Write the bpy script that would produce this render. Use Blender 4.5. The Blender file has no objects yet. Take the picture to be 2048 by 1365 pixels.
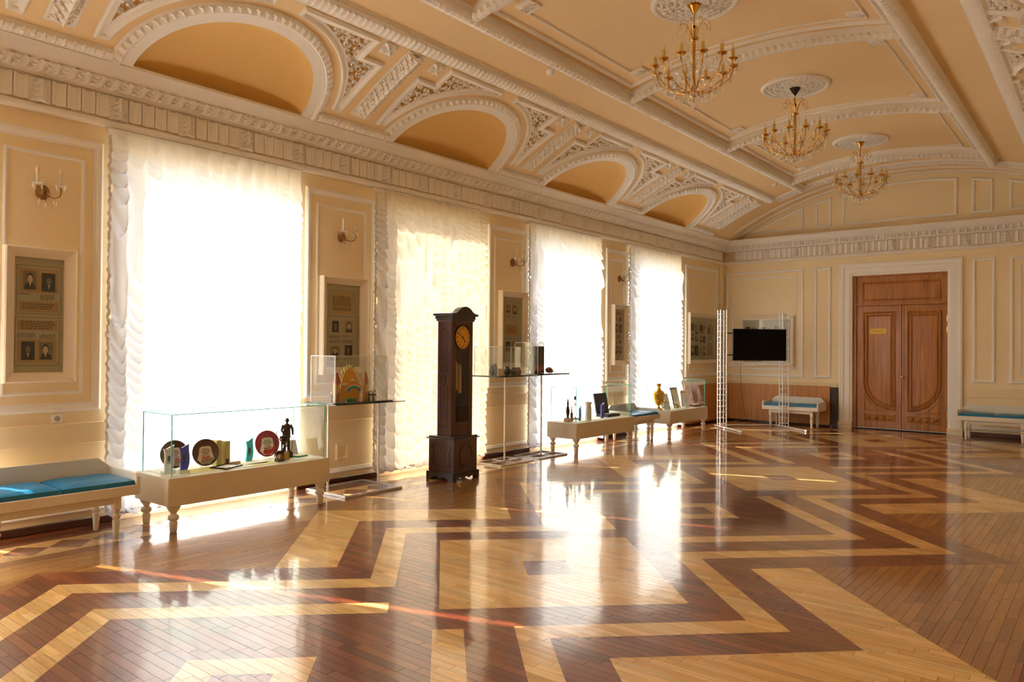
import bpy, math, random
import numpy as np
from mathutils import Vector, Matrix
from mathutils.geometry import tessellate_polygon
sc = bpy.context.scene
COL = sc.collection
rnd = random.Random(11)
rad = math.radians
PI = math.pi

# ------------------------------------------------------------------ camera, sky, sun, exposure
def make_camera():
    yaw, pit, rol = rad(39.00882), rad(0.57082), rad(0.45231)
    f = Vector((-math.sin(yaw)*math.cos(pit), math.cos(yaw)*math.cos(pit), math.sin(pit)))
    r = Vector((math.cos(yaw), math.sin(yaw), 0)); u = r.cross(f)
    r2 = r*math.cos(rol)+u*math.sin(rol); u2 = u*math.cos(rol)-r*math.sin(rol)
    cd = bpy.data.cameras.new('camera'); cd.sensor_fit = 'HORIZONTAL'; cd.sensor_width = 36
    cd.lens = 36*1492.566/2048; cd.clip_start = .05; cd.clip_end = 200
    c = bpy.data.objects.new('camera', cd); COL.objects.link(c)
    m = Matrix((r2, u2, -f)).transposed().to_4x4(); m.translation = (7.12, 0, 1.6)
    c.matrix_world = m; sc.camera = c
make_camera()
SUN_EL, SUN_AZ = 34.0, 19.0          # light travels towards +X, turned 19 deg to +Y
w = bpy.data.worlds.new('world'); sc.world = w; w.use_nodes = True
nt = w.node_tree; nt.nodes.clear()
sky = nt.nodes.new('ShaderNodeTexSky'); sky.sky_type = 'NISHITA'; sky.sun_disc = False
sky.sun_elevation = rad(SUN_EL); sky.sun_rotation = rad(270-SUN_AZ); sky.air_density = 1.0; sky.dust_density = 2.0
bg = nt.nodes.new('ShaderNodeBackground'); bg.inputs['Strength'].default_value = 1.2
wo = nt.nodes.new('ShaderNodeOutputWorld')
nt.links.new(sky.outputs[0], bg.inputs[0]); nt.links.new(bg.outputs[0], wo.inputs[0])
sd = bpy.data.lights.new('sun', 'SUN'); sd.energy = 18.0; sd.angle = rad(0.55); sd.color = (1.0, .95, .88)
so = bpy.data.objects.new('sun', sd); COL.objects.link(so); so.location = (-12, -4, 14)
so.rotation_euler = Vector((math.cos(rad(SUN_AZ))*math.cos(rad(SUN_EL)), math.sin(rad(SUN_AZ))*math.cos(rad(SUN_EL)), -math.sin(rad(SUN_EL)))).to_track_quat('-Z', 'Y').to_euler()
sc.view_settings.view_transform = 'Standard'; sc.view_settings.look = 'None'
sc.view_settings.gamma = 1.0; sc.view_settings.use_curve_mapping = False
sc.view_settings.exposure = 0.38
cy = sc.cycles
cy.max_bounces = 12; cy.diffuse_bounces = 6; cy.glossy_bounces = 4; cy.transmission_bounces = 6
cy.transparent_max_bounces = 24; cy.caustics_reflective = False; cy.caustics_refractive = False
cy.sample_clamp_indirect = 12.0; cy.use_denoising = True

# ------------------------------------------------------------------ sizes of the room
YF = 16.60            # far wall
YB = -5.2             # wall behind the camera
XR = 7.72             # right wall
XC, RV = 3.86, 6.62   # vault axis and radius
ZC = 5.16-RV
SC = -0.07            # centre line of the plaster work, measured along the vault
def vz(x): return ZC+math.sqrt(RV*RV-(x-XC)**2)
def vm(y, s, d=0.0):
    t = s/RV; r = RV-d
    return (XC+r*math.sin(t), y, ZC+r*math.cos(t))
def vmr(y, s, d=0.0): return vm(y, 2*SC-s, d)      # mirrored to the right side
def LW(u, v, h): return (h, u, v)                  # left wall: u along Y, v up
def FWm(u, v, h): return (u, YF-h, v)              # far wall: u along X, v up
def RW(u, v, h): return (XR-h, u, v)

# ------------------------------------------------------------------ materials
def srgb(*c):
    return tuple(((x/255.)/12.92 if x/255. <= .04045 else ((x/255.+.055)/1.055)**2.4) for x in c)+(1,)
MATS = {}
def mat(name, col, rough=.5, metal=0., var=0., vscale=3., bump=0., bscale=60., coat=0., spec=.5, sheen=0., trans=0.):
    m = bpy.data.materials.new(name); m.use_nodes = True; n = m.node_tree; b = n.nodes['Principled BSDF']
    b.inputs['Base Color'].default_value = col; b.inputs['Roughness'].default_value = rough; b.inputs['Metallic'].default_value = metal
    b.inputs['Coat Weight'].default_value = coat; b.inputs['Coat Roughness'].default_value = .08
    b.inputs['Specular IOR Level'].default_value = spec; b.inputs['Sheen Weight'].default_value = sheen
    tc = n.nodes.new('ShaderNodeTexCoord')
    if var > 0:
        no = n.nodes.new('ShaderNodeTexNoise'); no.inputs['Scale'].default_value = vscale; no.inputs['Detail'].default_value = 5
        n.links.new(tc.outputs['Object'], no.inputs['Vector'])
        mx = n.nodes.new('ShaderNodeMix'); mx.data_type = 'RGBA'
        mx.inputs['A'].default_value = tuple(c*(1-var) for c in col[:3])+(1,); mx.inputs['B'].default_value = tuple(min(1, c*(1+var)) for c in col[:3])+(1,)
        n.links.new(no.outputs['Fac'], mx.inputs['Factor']); n.links.new(mx.outputs['Result'], b.inputs['Base Color'])
    if bump > 0:
        n2 = n.nodes.new('ShaderNodeTexNoise'); n2.inputs['Scale'].default_value = bscale; n2.inputs['Detail'].default_value = 4
        n.links.new(tc.outputs['Object'], n2.inputs['Vector'])
        bp = n.nodes.new('ShaderNodeBump'); bp.inputs['Strength'].default_value = bump; bp.inputs['Distance'].default_value = .01
        n.links.new(n2.outputs['Fac'], bp.inputs['Height']); n.links.new(bp.outputs['Normal'], b.inputs['Normal'])
    MATS[name] = m
    return m
def wood(name, c1, c2, rough=.4, axis=2, coat=0., scale=(14, 14, .8)):
    m = bpy.data.materials.new(name); m.use_nodes = True; n = m.node_tree; b = n.nodes['Principled BSDF']
    b.inputs['Roughness'].default_value = rough; b.inputs['Coat Weight'].default_value = coat; b.inputs['Coat Roughness'].default_value = .1
    tc = n.nodes.new('ShaderNodeTexCoord'); mp = n.nodes.new('ShaderNodeMapping'); mp.inputs['Scale'].default_value = scale
    no = n.nodes.new('ShaderNodeTexNoise'); no.inputs['Scale'].default_value = 2.2; no.inputs['Detail'].default_value = 8; no.inputs['Roughness'].default_value = .6; no.inputs['Distortion'].default_value = .35
    rp = n.nodes.new('ShaderNodeValToRGB'); rp.color_ramp.elements[0].position = .3; rp.color_ramp.elements[1].position = .72
    rp.color_ramp.elements[0].color = c1; rp.color_ramp.elements[1].color = c2
    n.links.new(tc.outputs['Object'], mp.inputs[0]); n.links.new(mp.outputs[0], no.inputs['Vector']); n.links.new(no.outputs['Fac'], rp.inputs[0]); n.links.new(rp.outputs[0], b.inputs['Base Color'])
    MATS[name] = m
    return m
def thin_glass(name, tint=(.97, 1, .985, 1), ior=1.45, rough=0.0, boost=1.0):
    m = bpy.data.materials.new(name); m.use_nodes = True; n = m.node_tree; n.nodes.clear()
    o = n.nodes.new('ShaderNodeOutputMaterial'); mx = n.nodes.new('ShaderNodeMixShader'); fr = n.nodes.new('ShaderNodeFresnel'); fr.inputs['IOR'].default_value = ior
    t = n.nodes.new('ShaderNodeBsdfTransparent'); t.inputs[0].default_value = tint
    g = n.nodes.new('ShaderNodeBsdfGlossy'); g.inputs['Roughness'].default_value = rough; g.inputs['Color'].default_value = (boost, boost, boost, 1)
    ge = n.nodes.new('ShaderNodeNewGeometry'); sb = n.nodes.new('ShaderNodeMath'); sb.operation = 'SUBTRACT'; sb.inputs[0].default_value = 1; n.links.new(ge.outputs['Backfacing'], sb.inputs[1])
    ml = n.nodes.new('ShaderNodeMath'); ml.operation = 'MULTIPLY'; n.links.new(fr.outputs[0], ml.inputs[0]); n.links.new(sb.outputs[0], ml.inputs[1])
    n.links.new(ml.outputs[0], mx.inputs[0]); n.links.new(t.outputs[0], mx.inputs[1]); n.links.new(g.outputs[0], mx.inputs[2]); n.links.new(mx.outputs[0], o.inputs[0])
    MATS[name] = m
    return m
def crystal_mat(name):
    m = bpy.data.materials.new(name); m.use_nodes = True; n = m.node_tree; n.nodes.clear()
    o = n.nodes.new('ShaderNodeOutputMaterial'); fr = n.nodes.new('ShaderNodeFresnel'); fr.inputs['IOR'].default_value = 1.9
    t = n.nodes.new('ShaderNodeBsdfTransparent'); t.inputs[0].default_value = (1, .99, .97, 1)
    d = n.nodes.new('ShaderNodeBsdfTranslucent'); d.inputs[0].default_value = (1, .96, .86, 1); d2 = n.nodes.new('ShaderNodeBsdfDiffuse'); d2.inputs[0].default_value = (1, .96, .86, 1)
    g = n.nodes.new('ShaderNodeBsdfGlossy'); g.inputs['Roughness'].default_value = .08
    a = n.nodes.new('ShaderNodeMixShader'); a.inputs[0].default_value = .5; b = n.nodes.new('ShaderNodeMixShader'); b.inputs[0].default_value = .32; c = n.nodes.new('ShaderNodeMixShader')
    n.links.new(d.outputs[0], a.inputs[1]); n.links.new(d2.outputs[0], a.inputs[2]); n.links.new(t.outputs[0], b.inputs[1]); n.links.new(a.outputs[0], b.inputs[2])
    ge = n.nodes.new('ShaderNodeNewGeometry'); sb = n.nodes.new('ShaderNodeMath'); sb.operation = 'SUBTRACT'; sb.inputs[0].default_value = 1; n.links.new(ge.outputs['Backfacing'], sb.inputs[1])
    ml = n.nodes.new('ShaderNodeMath'); ml.operation = 'MULTIPLY'; n.links.new(fr.outputs[0], ml.inputs[0]); n.links.new(sb.outputs[0], ml.inputs[1])
    n.links.new(ml.outputs[0], c.inputs[0]); n.links.new(b.outputs[0], c.inputs[1]); n.links.new(g.outputs[0], c.inputs[2]); n.links.new(c.outputs[0], o.inputs[0])
    MATS[name] = m
    return m
def curtain_mat(name, col, tr=.5, tp=.05):
    m = bpy.data.materials.new(name); m.use_nodes = True; n = m.node_tree; n.nodes.clear()
    o = n.nodes.new('ShaderNodeOutputMaterial')
    d = n.nodes.new('ShaderNodeBsdfDiffuse'); d.inputs[0].default_value = col
    t = n.nodes.new('ShaderNodeBsdfTranslucent'); t.inputs[0].default_value = col
    p = n.nodes.new('ShaderNodeBsdfTransparent')
    a = n.nodes.new('ShaderNodeMixShader'); a.inputs[0].default_value = tr
    c = n.nodes.new('ShaderNodeMixShader'); c.inputs[0].default_value = tp
    n.links.new(d.outputs[0], a.inputs[1]); n.links.new(t.outputs[0], a.inputs[2])
    n.links.new(a.outputs[0], c.inputs[1]); n.links.new(p.outputs[0], c.inputs[2]); n.links.new(c.outputs[0], o.inputs[0])
    MATS[name] = m
    return m
def print_mat(name, rough=.6):
    m = bpy.data.materials.new(name); m.use_nodes = True; n = m.node_tree; b = n.nodes['Principled BSDF']; b.inputs['Roughness'].default_value = rough
    a = n.nodes.new('ShaderNodeAttribute'); a.attribute_name = 'pc'; n.links.new(a.outputs['Color'], b.inputs['Base Color'])
    MATS[name] = m
    return m
def parquet_mat(name):
    m = bpy.data.materials.new(name); m.use_nodes = True; n = m.node_tree; b = n.nodes['Principled BSDF']
    a = n.nodes.new('ShaderNodeAttribute'); a.attribute_name = 'pc'
    uv = n.nodes.new('ShaderNodeUVMap'); uv.uv_map = 'UVMap'
    mp = n.nodes.new('ShaderNodeMapping'); mp.inputs['Scale'].default_value = (1.6, 26, 1)
    no = n.nodes.new('ShaderNodeTexNoise'); no.inputs['Scale'].default_value = 2.0; no.inputs['Detail'].default_value = 7; no.inputs['Roughness'].default_value = .6; no.inputs['Distortion'].default_value = .6
    mr = n.nodes.new('ShaderNodeMapRange'); mr.inputs['From Min'].default_value = .3; mr.inputs['From Max'].default_value = .7; mr.inputs['To Min'].default_value = .74; mr.inputs['To Max'].default_value = 1.16
    mu = n.nodes.new('ShaderNodeMix'); mu.data_type = 'RGBA'; mu.blend_type = 'MULTIPLY'; mu.inputs['Factor'].default_value = 1
    n.links.new(uv.outputs[0], mp.inputs[0]); n.links.new(mp.outputs[0], no.inputs['Vector']); n.links.new(no.outputs['Fac'], mr.inputs[0])
    n.links.new(a.outputs['Color'], mu.inputs['A']); n.links.new(mr.outputs[0], mu.inputs['B']); n.links.new(mu.outputs['Result'], b.inputs['Base Color'])
    b.inputs['Roughness'].default_value = .34; b.inputs['Coat Weight'].default_value = 1.0; b.inputs['Coat Roughness'].default_value = .075; b.inputs['Coat IOR'].default_value = 1.58
    tc = n.nodes.new('ShaderNodeTexCoord'); wn = n.nodes.new('ShaderNodeTexNoise'); wn.inputs['Scale'].default_value = 7.0; wn.inputs['Detail'].default_value = 2
    bp = n.nodes.new('ShaderNodeBump'); bp.inputs['Strength'].default_value = .06; bp.inputs['Distance'].default_value = .02
    n.links.new(tc.outputs['Object'], wn.inputs['Vector']); n.links.new(wn.outputs['Fac'], bp.inputs['Height']); n.links.new(bp.outputs['Normal'], b.inputs['Coat Normal'])
    MATS[name] = m
    return m
mat('wall_paint', srgb(244, 224, 184), .62, var=.05, vscale=1.3, bump=.05, bscale=30)
mat('wall_band', srgb(240, 218, 176), .6, var=.05, vscale=1.1)
mat('vault_paint', srgb(242, 213, 164), .7, var=.05, vscale=.9, bump=.04, bscale=25)
mat('lunette_paint', srgb(234, 188, 112), .7, var=.06, vscale=1.2)
mat('plaster', srgb(242, 236, 226), .6, var=.04, vscale=4)
mat('plaster_carved', srgb(242, 236, 226), .65, var=.06, vscale=30)
mat('plaster_ochre', srgb(186, 136, 58), .7, var=.35, vscale=22)
mat('frieze_ground', srgb(206, 184, 152), .7, var=.2, vscale=9)
mat('medallion_ground', srgb(214, 196, 168), .7, var=.2, vscale=40)
mat('trim_white', srgb(244, 240, 232), .45, var=.03, vscale=3)
mat('frame_white', srgb(240, 228, 208), .45, var=.03)
mat('furniture_white', srgb(232, 224, 208), .38, var=.03, vscale=4)
mat('laminate', srgb(222, 208, 184), .42, var=.02)
mat('base_dark', srgb(70, 34, 18), .35, var=.25, vscale=8, coat=.3)
mat('subfloor', srgb(45, 24, 12), .6, var=.1)
wood('door_wood', srgb(146, 84, 30), srgb(204, 136, 66), .38, coat=.25, scale=(9, 9, .55))
wood('board_wood', srgb(184, 118, 60), srgb(214, 152, 90), .5, scale=(9, 9, .5))
wood('clock_wood', srgb(48, 16, 9), srgb(86, 34, 20), .28, coat=.5, scale=(9, 9, .8))
wood('clock_dark', srgb(28, 10, 6), srgb(46, 18, 11), .3, coat=.4)
wood('toy_wood', srgb(176, 112, 56), srgb(212, 152, 92), .55)
mat('brass', srgb(214, 160, 66), .22, metal=1., var=.1, vscale=20)
mat('brass_pale', srgb(236, 204, 132), .35, metal=.15, var=.06, vscale=14)
mat('brass_dull', srgb(190, 150, 70), .4, metal=.9, var=.15, vscale=14)
mat('bronze', srgb(58, 36, 24), .35, metal=.85, var=.25, vscale=25)
mat('dark_canopy', srgb(40, 28, 22), .35, metal=.6, var=.1)
mat('samovar_gold', srgb(226, 176, 70), .25, metal=.95, var=.1, vscale=10)
mat('chrome', srgb(238, 238, 238), .3, metal=.25, var=.03)
mat('aluminium', srgb(205, 205, 205), .35, metal=.8, var=.06, vscale=8)
mat('white_metal', srgb(238, 238, 236), .3, var=.03)
mat('candle', srgb(222, 186, 96), .55, var=.05)
mat('candle_white', srgb(226, 220, 204), .5, var=.03)
mat('bulb', srgb(240, 214, 180), .15, var=.03)
mat('screen', srgb(4, 4, 5), .55, var=.1, spec=.15)
mat('dial_gold', srgb(226, 166, 52), .4, metal=.25, var=.08, vscale=20)
mat('antique_brass', srgb(140, 98, 54), .35, metal=.6, var=.2, vscale=20)
mat('black_plastic', srgb(18, 18, 20), .35, var=.1)
mat('black_card', srgb(30, 28, 27), .6, var=.15, vscale=9)
mat('navy', srgb(16, 24, 52), .6, var=.15)
mat('teal_vinyl', srgb(16, 112, 152), .34, var=.08, vscale=5, bump=.12, bscale=9)
mat('plastic_white', srgb(240, 238, 232), .3, var=.02)
mat('socket_dark', srgb(176, 170, 158), .5, var=.1)
mat('paper', srgb(240, 234, 214), .8, var=.03)
mat('paper_yellow', srgb(222, 204, 120), .8, var=.05)
mat('book_cloth', srgb(196, 176, 104), .7, var=.06)
mat('marble_pink', srgb(214, 170, 140), .35, var=.12, vscale=30)
mat('blue_glass', srgb(30, 60, 200), .08, var=.25, vscale=18, coat=.6)
mat('cyan_glass', srgb(30, 205, 225), .08, var=.12, vscale=18, coat=.6)
mat('frosted', srgb(226, 230, 226), .2, var=.04, coat=.5)
mat('shelf_glass', srgb(46, 56, 56), .06, var=.05, coat=.6)
mat('ceramic', srgb(240, 238, 232), .2, var=.02, coat=.5)
mat('green_trim', srgb(30, 140, 90), .4, var=.05)
mat('toy_yellow', srgb(230, 160, 30), .55, var=.06)
mat('stone_dark', srgb(70, 58, 50), .6, var=.3, vscale=18)
mat('rust', srgb(150, 74, 44), .6, var=.3, vscale=18)
mat('maroon', srgb(110, 24, 34), .5, var=.12)
mat('window_white', srgb(240, 238, 234), .4, var=.02)
thin_glass('glass', (.975, .995, .985, 1), 1.5)
thin_glass('window_glass', (.98, .99, .98, 1), 1.45)
thin_glass('acrylic', (.965, .97, .96, 1), 1.55)
thin_glass('picture_glass', (.97, .975, .97, 1), 1.45)
crystal_mat('crystal')
thin_glass('clock_glass', (.8, .77, .72, 1), 1.6, .0)
mat('glass_edge', srgb(60, 214, 186), .15, var=.1, vscale=6, coat=.4)  # glow of light guided through the pane edges, put into the colour
mat('acrylic_edge', srgb(224, 222, 214), .2, var=.03, coat=.4)
curtain_mat('curtain_white', (.88, .88, .885, 1), .25, .005)
curtain_mat('curtain_voile', (.9, .9, .9, 1), .5, .005)  # more translucent cloth for the two unseen windows, to brighten the room
curtain_mat('curtain_cream', (.76, .69, .57, 1), .135, .0)
curtain_mat('curtain_edge', (.80, .74, .66, 1), .3, .0)
print_mat('print'); print_mat('glazed', .18); parquet_mat('parquet')

# ------------------------------------------------------------------ helpers
class MB:
    def __init__(s): s.v = []; s.f = []; s.c = []; s.col = None
    def add(s, v, f):
        o = len(s.v); s.v.extend(tuple(p) for p in v); s.f.extend(tuple(i+o for i in q) for q in f); s.c.extend([s.col]*len(f))
        return s
    def box(s, x0, x1, y0, y1, z0, z1, b=0., mp=None):
        if b <= 0:
            v = [(x, y, z) for z in (z0, z1) for y in (y0, y1) for x in (x0, x1)]
            f = [(0, 2, 3, 1), (4, 5, 7, 6), (0, 1, 5, 4), (2, 6, 7, 3), (0, 4, 6, 2), (1, 3, 7, 5)]
        else:
            b = min(b, .49*abs(x1-x0), .49*abs(y1-y0), .49*abs(z1-z0))
            v = []; f = []; idx = {}
            X = (x0, x1); Y = (y0, y1); Z = (z0, z1); sg = (1, -1)
            for i in (0, 1):
                for j in (0, 1):
                    for k in (0, 1):
                        for a in range(3):
                            p = [X[i], Y[j], Z[k]]
                            for c_, (q, d) in enumerate(((0, sg[i]), (1, sg[j]), (2, sg[k]))):
                                if q != a: p[q] += d*b
                            idx[(i, j, k, a)] = len(v); v.append(tuple(p))
            I = lambda i, j, k, a: idx[(i, j, k, a)]
            for a in range(3):
                o1, o2 = [q for q in range(3) if q != a]
                for e in (0, 1):
                    q = []
                    for (m1, m2) in ((0, 0), (1, 0), (1, 1), (0, 1)):
                        t = [0, 0, 0]; t[a] = e; t[o1] = m1; t[o2] = m2; q.append(I(*t, a))
                    f.append(tuple(q) if (e == 1) ^ (a == 1) else tuple(q[::-1]))
                for m1 in (0, 1):
                    for m2 in (0, 1):
                        t0 = [0, 0, 0]; t0[o1] = m1; t0[o2] = m2; t1 = list(t0); t1[a] = 1
                        f.append((I(*t0, o1), I(*t1, o1), I(*t1, o2), I(*t0, o2)))
            for i in (0, 1):
                for j in (0, 1):
                    for k in (0, 1): f.append((I(i, j, k, 0), I(i, j, k, 1), I(i, j, k, 2)))
        if mp: v = [mp(*p) for p in v]
        return s.add(v, f)
    def lathe(s, prof, n=16, c=(0, 0, 0), mp=None):
        v = []; f = []
        for (r, z) in prof:
            for i in range(n):
                a = 2*PI*i/n; v.append((c[0]+r*math.cos(a), c[1]+r*math.sin(a), c[2]+z))
        for k in range(len(prof)-1):
            for i in range(n):
                j = (i+1) % n; f.append((k*n+i, k*n+j, (k+1)*n+j, (k+1)*n+i))
        f.append(tuple(range(n))[::-1]); f.append(tuple((len(prof)-1)*n+i for i in range(n)))
        if mp: v = [mp(*p) for p in v]
        return s.add(v, f)
    def tube(s, pts, r, n=6, caps=True):
        pts = [Vector(p) for p in pts]; rs = r if isinstance(r, (list, tuple)) else [r]*len(pts)
        v = []; f = []; pn = None
        for i, p in enumerate(pts):
            t = (pts[min(i+1, len(pts)-1)]-pts[max(i-1, 0)]).normalized()
            if pn is None:
                a = Vector((0, 0, 1)) if abs(t.z) < .9 else Vector((1, 0, 0)); pn = (a-t*a.dot(t)).normalized()
            else: pn = (pn-t*pn.dot(t)).normalized()
            bn = t.cross(pn)
            for k in range(n):
                a = 2*PI*k/n; v.append(tuple(p+(pn*math.cos(a)+bn*math.sin(a))*rs[i]))
        for i in range(len(pts)-1):
            for k in range(n):
                j = (k+1) % n; f.append((i*n+k, i*n+j, (i+1)*n+j, (i+1)*n+k))
        if caps: f.append(tuple(range(n))[::-1]); f.append(tuple((len(pts)-1)*n+k for k in range(n)))
        return s.add(v, f)
    def ball(s, c, r, n=10, m=6, sq=(1, 1, 1)):
        prof = [(max(1e-4, r*math.sin(PI*i/m)), -r*math.cos(PI*i/m)) for i in range(m+1)]
        v0 = len(s.v); s.lathe(prof, n)
        s.v[v0:] = [(c[0]+p[0]*sq[0], c[1]+p[1]*sq[1], c[2]+p[2]*sq[2]) for p in s.v[v0:]]
        return s
    def prism(s, poly, t0, t1, mp=lambda a, b, c: (a, b, c)):
        n = len(poly); v = [mp(a, b, t0) for a, b in poly]+[mp(a, b, t1) for a, b in poly]
        f = [(i, (i+1) % n, n+(i+1) % n, n+i) for i in range(n)]
        tri = tessellate_polygon([[Vector((a, b, 0)) for a, b in poly]])
        f += [tuple(t) for t in tri]+[tuple(n+i for i in t[::-1]) for t in tri]
        return s.add(v, f)
    def sweep(s, path, prof, mp, closed=True, lim=2.2):
        n = len(path); N = []
        for i in range(n):
            a = path[i-1] if (i > 0 or closed) else None; b = path[i]; c = path[(i+1) % n] if (i < n-1 or closed) else None
            def nr(p, q):
                dx, dy = q[0]-p[0], q[1]-p[1]; l = math.hypot(dx, dy) or 1; return (-dy/l, dx/l)
            if a is None: N.append(nr(b, c))
            elif c is None: N.append(nr(a, b))
            else:
                n1, n2 = nr(a, b), nr(b, c); mx, my = n1[0]+n2[0], n1[1]+n2[1]; l2 = (mx*mx+my*my)
                if l2 < 1e-6: N.append(n1); continue
                k = 2/l2; l = math.hypot(mx, my)*k
                if l > lim: k *= lim/l
                N.append((mx*k, my*k))
        m = len(prof); v = []
        for (p, q) in zip(path, N):
            for (o, h) in prof: v.append(mp(p[0]+q[0]*o, p[1]+q[1]*o, h))
        f = []
        for i in range(n if closed else n-1):
            j = (i+1) % n
            for k in range(m-1): f.append((i*m+k, j*m+k, j*m+k+1, i*m+k+1))
        if not closed: f.append(tuple(range(m))[::-1]); f.append(tuple((n-1)*m+k for k in range(m)))
        return s.add(v, f)
    def grid(s, fn, nu, nv):
        v = [fn(i/nu, j/nv) for i in range(nu+1) for j in range(nv+1)]
        f = [(i*(nv+1)+j, (i+1)*(nv+1)+j, (i+1)*(nv+1)+j+1, i*(nv+1)+j+1) for i in range(nu) for j in range(nv)]
        return s.add(v, f)
    def mesh(s, name, m, smooth=True, ang=38):
        me = bpy.data.meshes.new(name); me.from_pydata(s.v, [], s.f)
        if m: me.materials.append(MATS[m] if isinstance(m, str) else m)
        if any(c is not None for c in s.c):
            at = me.attributes.new('pc', 'FLOAT_COLOR', 'CORNER'); d = []
            for c, f in zip(s.c, s.f): d.extend(list(c or (.5, .5, .5, 1))*len(f))
            at.data.foreach_set('color', d)
        me.update()
        if smooth:
            me.polygons.foreach_set('use_smooth', [True]*len(me.polygons)); me.set_sharp_from_angle(angle=rad(ang))
        return me
    def build(s, name, m, parent=None, smooth=True, ang=38, **pr):
        return link(name, s.mesh(name, m, smooth, ang), parent, **pr)
KIDS = {}
def link(name, me, parent=None, loc=None, rotz=None, **pr):
    o = bpy.data.objects.new(name, me); COL.objects.link(o)
    if parent: o.parent = parent; KIDS.setdefault(parent, []).append(o)
    if loc: o.location = loc
    if rotz is not None: o.rotation_euler = (0, 0, rotz)
    for k, v in pr.items(): o[k] = v
    return o
def thing(name, label, cat, loc=(0, 0, 0), rotz=0., group=None, parent=None):
    o = bpy.data.objects.new(name, None); COL.objects.link(o); o.location = loc; o.rotation_euler = (0, 0, rotz); o.empty_display_size = .1
    o['label'] = label; o['category'] = cat
    if group: o['group'] = group
    return o
def root_struct(name, loc=(0, 0, 0)):
    o = bpy.data.objects.new(name, None); COL.objects.link(o); o.location = loc; o['kind'] = 'structure'
    return o
def copy_tree(o, parent=None):
    c = o.copy(); COL.objects.link(c)
    if parent:
        c.parent = parent; KIDS.setdefault(parent, []).append(c)
    for ch in list(KIDS.get(o, [])): copy_tree(ch, c)
    return c
def rect(u0, u1, v0, v1): return [(u0, v0), (u1, v0), (u1, v1), (u0, v1)]
def arc(cx, cy_, r, a0, a1, n): return [(cx+r*math.cos(rad(a0+(a1-a0)*i/n)), cy_+r*math.sin(rad(a0+(a1-a0)*i/n))) for i in range(n+1)]
def inside(p, poly):
    x, y = p; r = False; n = len(poly)
    for i in range(n):
        x1, y1 = poly[i]; x2, y2 = poly[(i+1) % n]
        if (y1 > y) != (y2 > y) and x < (x2-x1)*(y-y1)/(y2-y1)+x1: r = not r
    return r
def dist_edge(p, poly):
    b = 9; n = len(poly)
    for i in range(n):
        ax, ay = poly[i]; bx, by = poly[(i+1) % n]; dx, dy = bx-ax, by-ay; l2 = dx*dx+dy*dy or 1e-9
        t = max(0, min(1, ((p[0]-ax)*dx+(p[1]-ay)*dy)/l2)); b = min(b, math.hypot(p[0]-ax-t*dx, p[1]-ay-t*dy))
    return b
def text_mesh(txt, size):
    cu = bpy.data.curves.new('t', 'FONT'); cu.body = txt; cu.size = size; cu.align_x = 'CENTER'; cu.align_y = 'CENTER'; cu.extrude = .0006
    o = bpy.data.objects.new('t', cu); COL.objects.link(o)
    me = bpy.data.meshes.new_from_object(o.evaluated_get(bpy.context.evaluated_depsgraph_get()))
    vs = [tuple(v.co) for v in me.vertices]; fs = [tuple(p.vertices) for p in me.polygons]
    bpy.data.objects.remove(o); bpy.data.curves.remove(cu); bpy.data.meshes.remove(me)
    return vs, fs
# ================================================================== THE SETTING
CW = [(-3.30, -1.22), (-.16, 1.87), (2.93, 4.96), (6.04, 8.10), (9.12, 11.18), (12.17, 14.26)]   # curtains along the left wall
OPEN = [(a+.10, b+.02) for a, b in CW]
OZ0, OZ1 = .12, 3.52
WT = .45      # thickness of the window wall
# ---------------------------------------------------------------- floor of parquet planks
AX = (.70275901, -.71964546, 3.88681294); AY = (.6829346, .73829549, 4.42378166)
def ab2w(a, b): return (AX[0]*a+AX[1]*b+AX[2], AY[0]*a+AY[1]*b+AY[2])
LAT = 3.535
def stair(a): 
    k = np.floor((a+.36)/LAT); m = a-k*LAT
    return np.where(m < 1.05, -1.10, .335)+k*LAT
def below(a, b, t): return (b+t) < stair(a-t)
def in_wide(a, b):
    r = np.zeros(a.shape, bool)
    for k in range(-5, 6):
        x = a-k*LAT; y = b-k*LAT
        r |= ((x > .1) & (x < 1.96) & (y > -2.01) & (y < -1.56)) | ((x > 1.51) & (x < 1.96) & (y > -2.01) & (y < -.125))
    return r
def classify(a, b):                     # 0 dark, 1 light, 2 brown
    c = np.zeros(a.shape, int)
    for sw in (0, 1):
        p, q = (a, b) if sw == 0 else (b, a)
        z1 = below(p, q, 0); z2 = below(p, q, .185); z3 = below(p, q, .46)
        c[z1 & ~z2] = 1; c[z3] = 2; c[z3 & in_wide(p, q)] = 1
    mid = ~below(a, b, 0) & ~below(b, a, 0)
    l = np.zeros(a.shape, bool)
    for k in range(-4, 5):
        x = a-k*LAT; y = b-k*LAT
        l |= (abs(x) < .8) & (abs(y) < .8) & ~((abs(x) < .167) & (abs(y) < .167))
        x = x-LAT/2; y = y-LAT/2
        l |= (abs(x) < .33) & (abs(y) < .33) & ~((abs(x) < .15) & (abs(y) < .15))
        for p, q in ((x, y), (y, x)):
            l |= ((p > -.685) & (p < 1.11) & (q > -1.16) & (q < -.98)) | ((p > .93) & (p < 1.11) & (q > -1.16) & (q < .65))
    c[mid & l] = 1
    return c
def clip(poly, ax, lim, keep_gt):
    out = []; n = len(poly)
    for i in range(n):
        p, q = poly[i], poly[(i+1) % n]; a = (p[ax] >= lim) if keep_gt else (p[ax] <= lim); b = (q[ax] >= lim) if keep_gt else (q[ax] <= lim)
        if a: out.append(p)
        if a != b:
            t = (lim-p[ax])/(q[ax]-p[ax]); out.append((p[0]+(q[0]-p[0])*t, p[1]+(q[1]-p[1])*t))
    return out if len(out) > 2 else []
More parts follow.
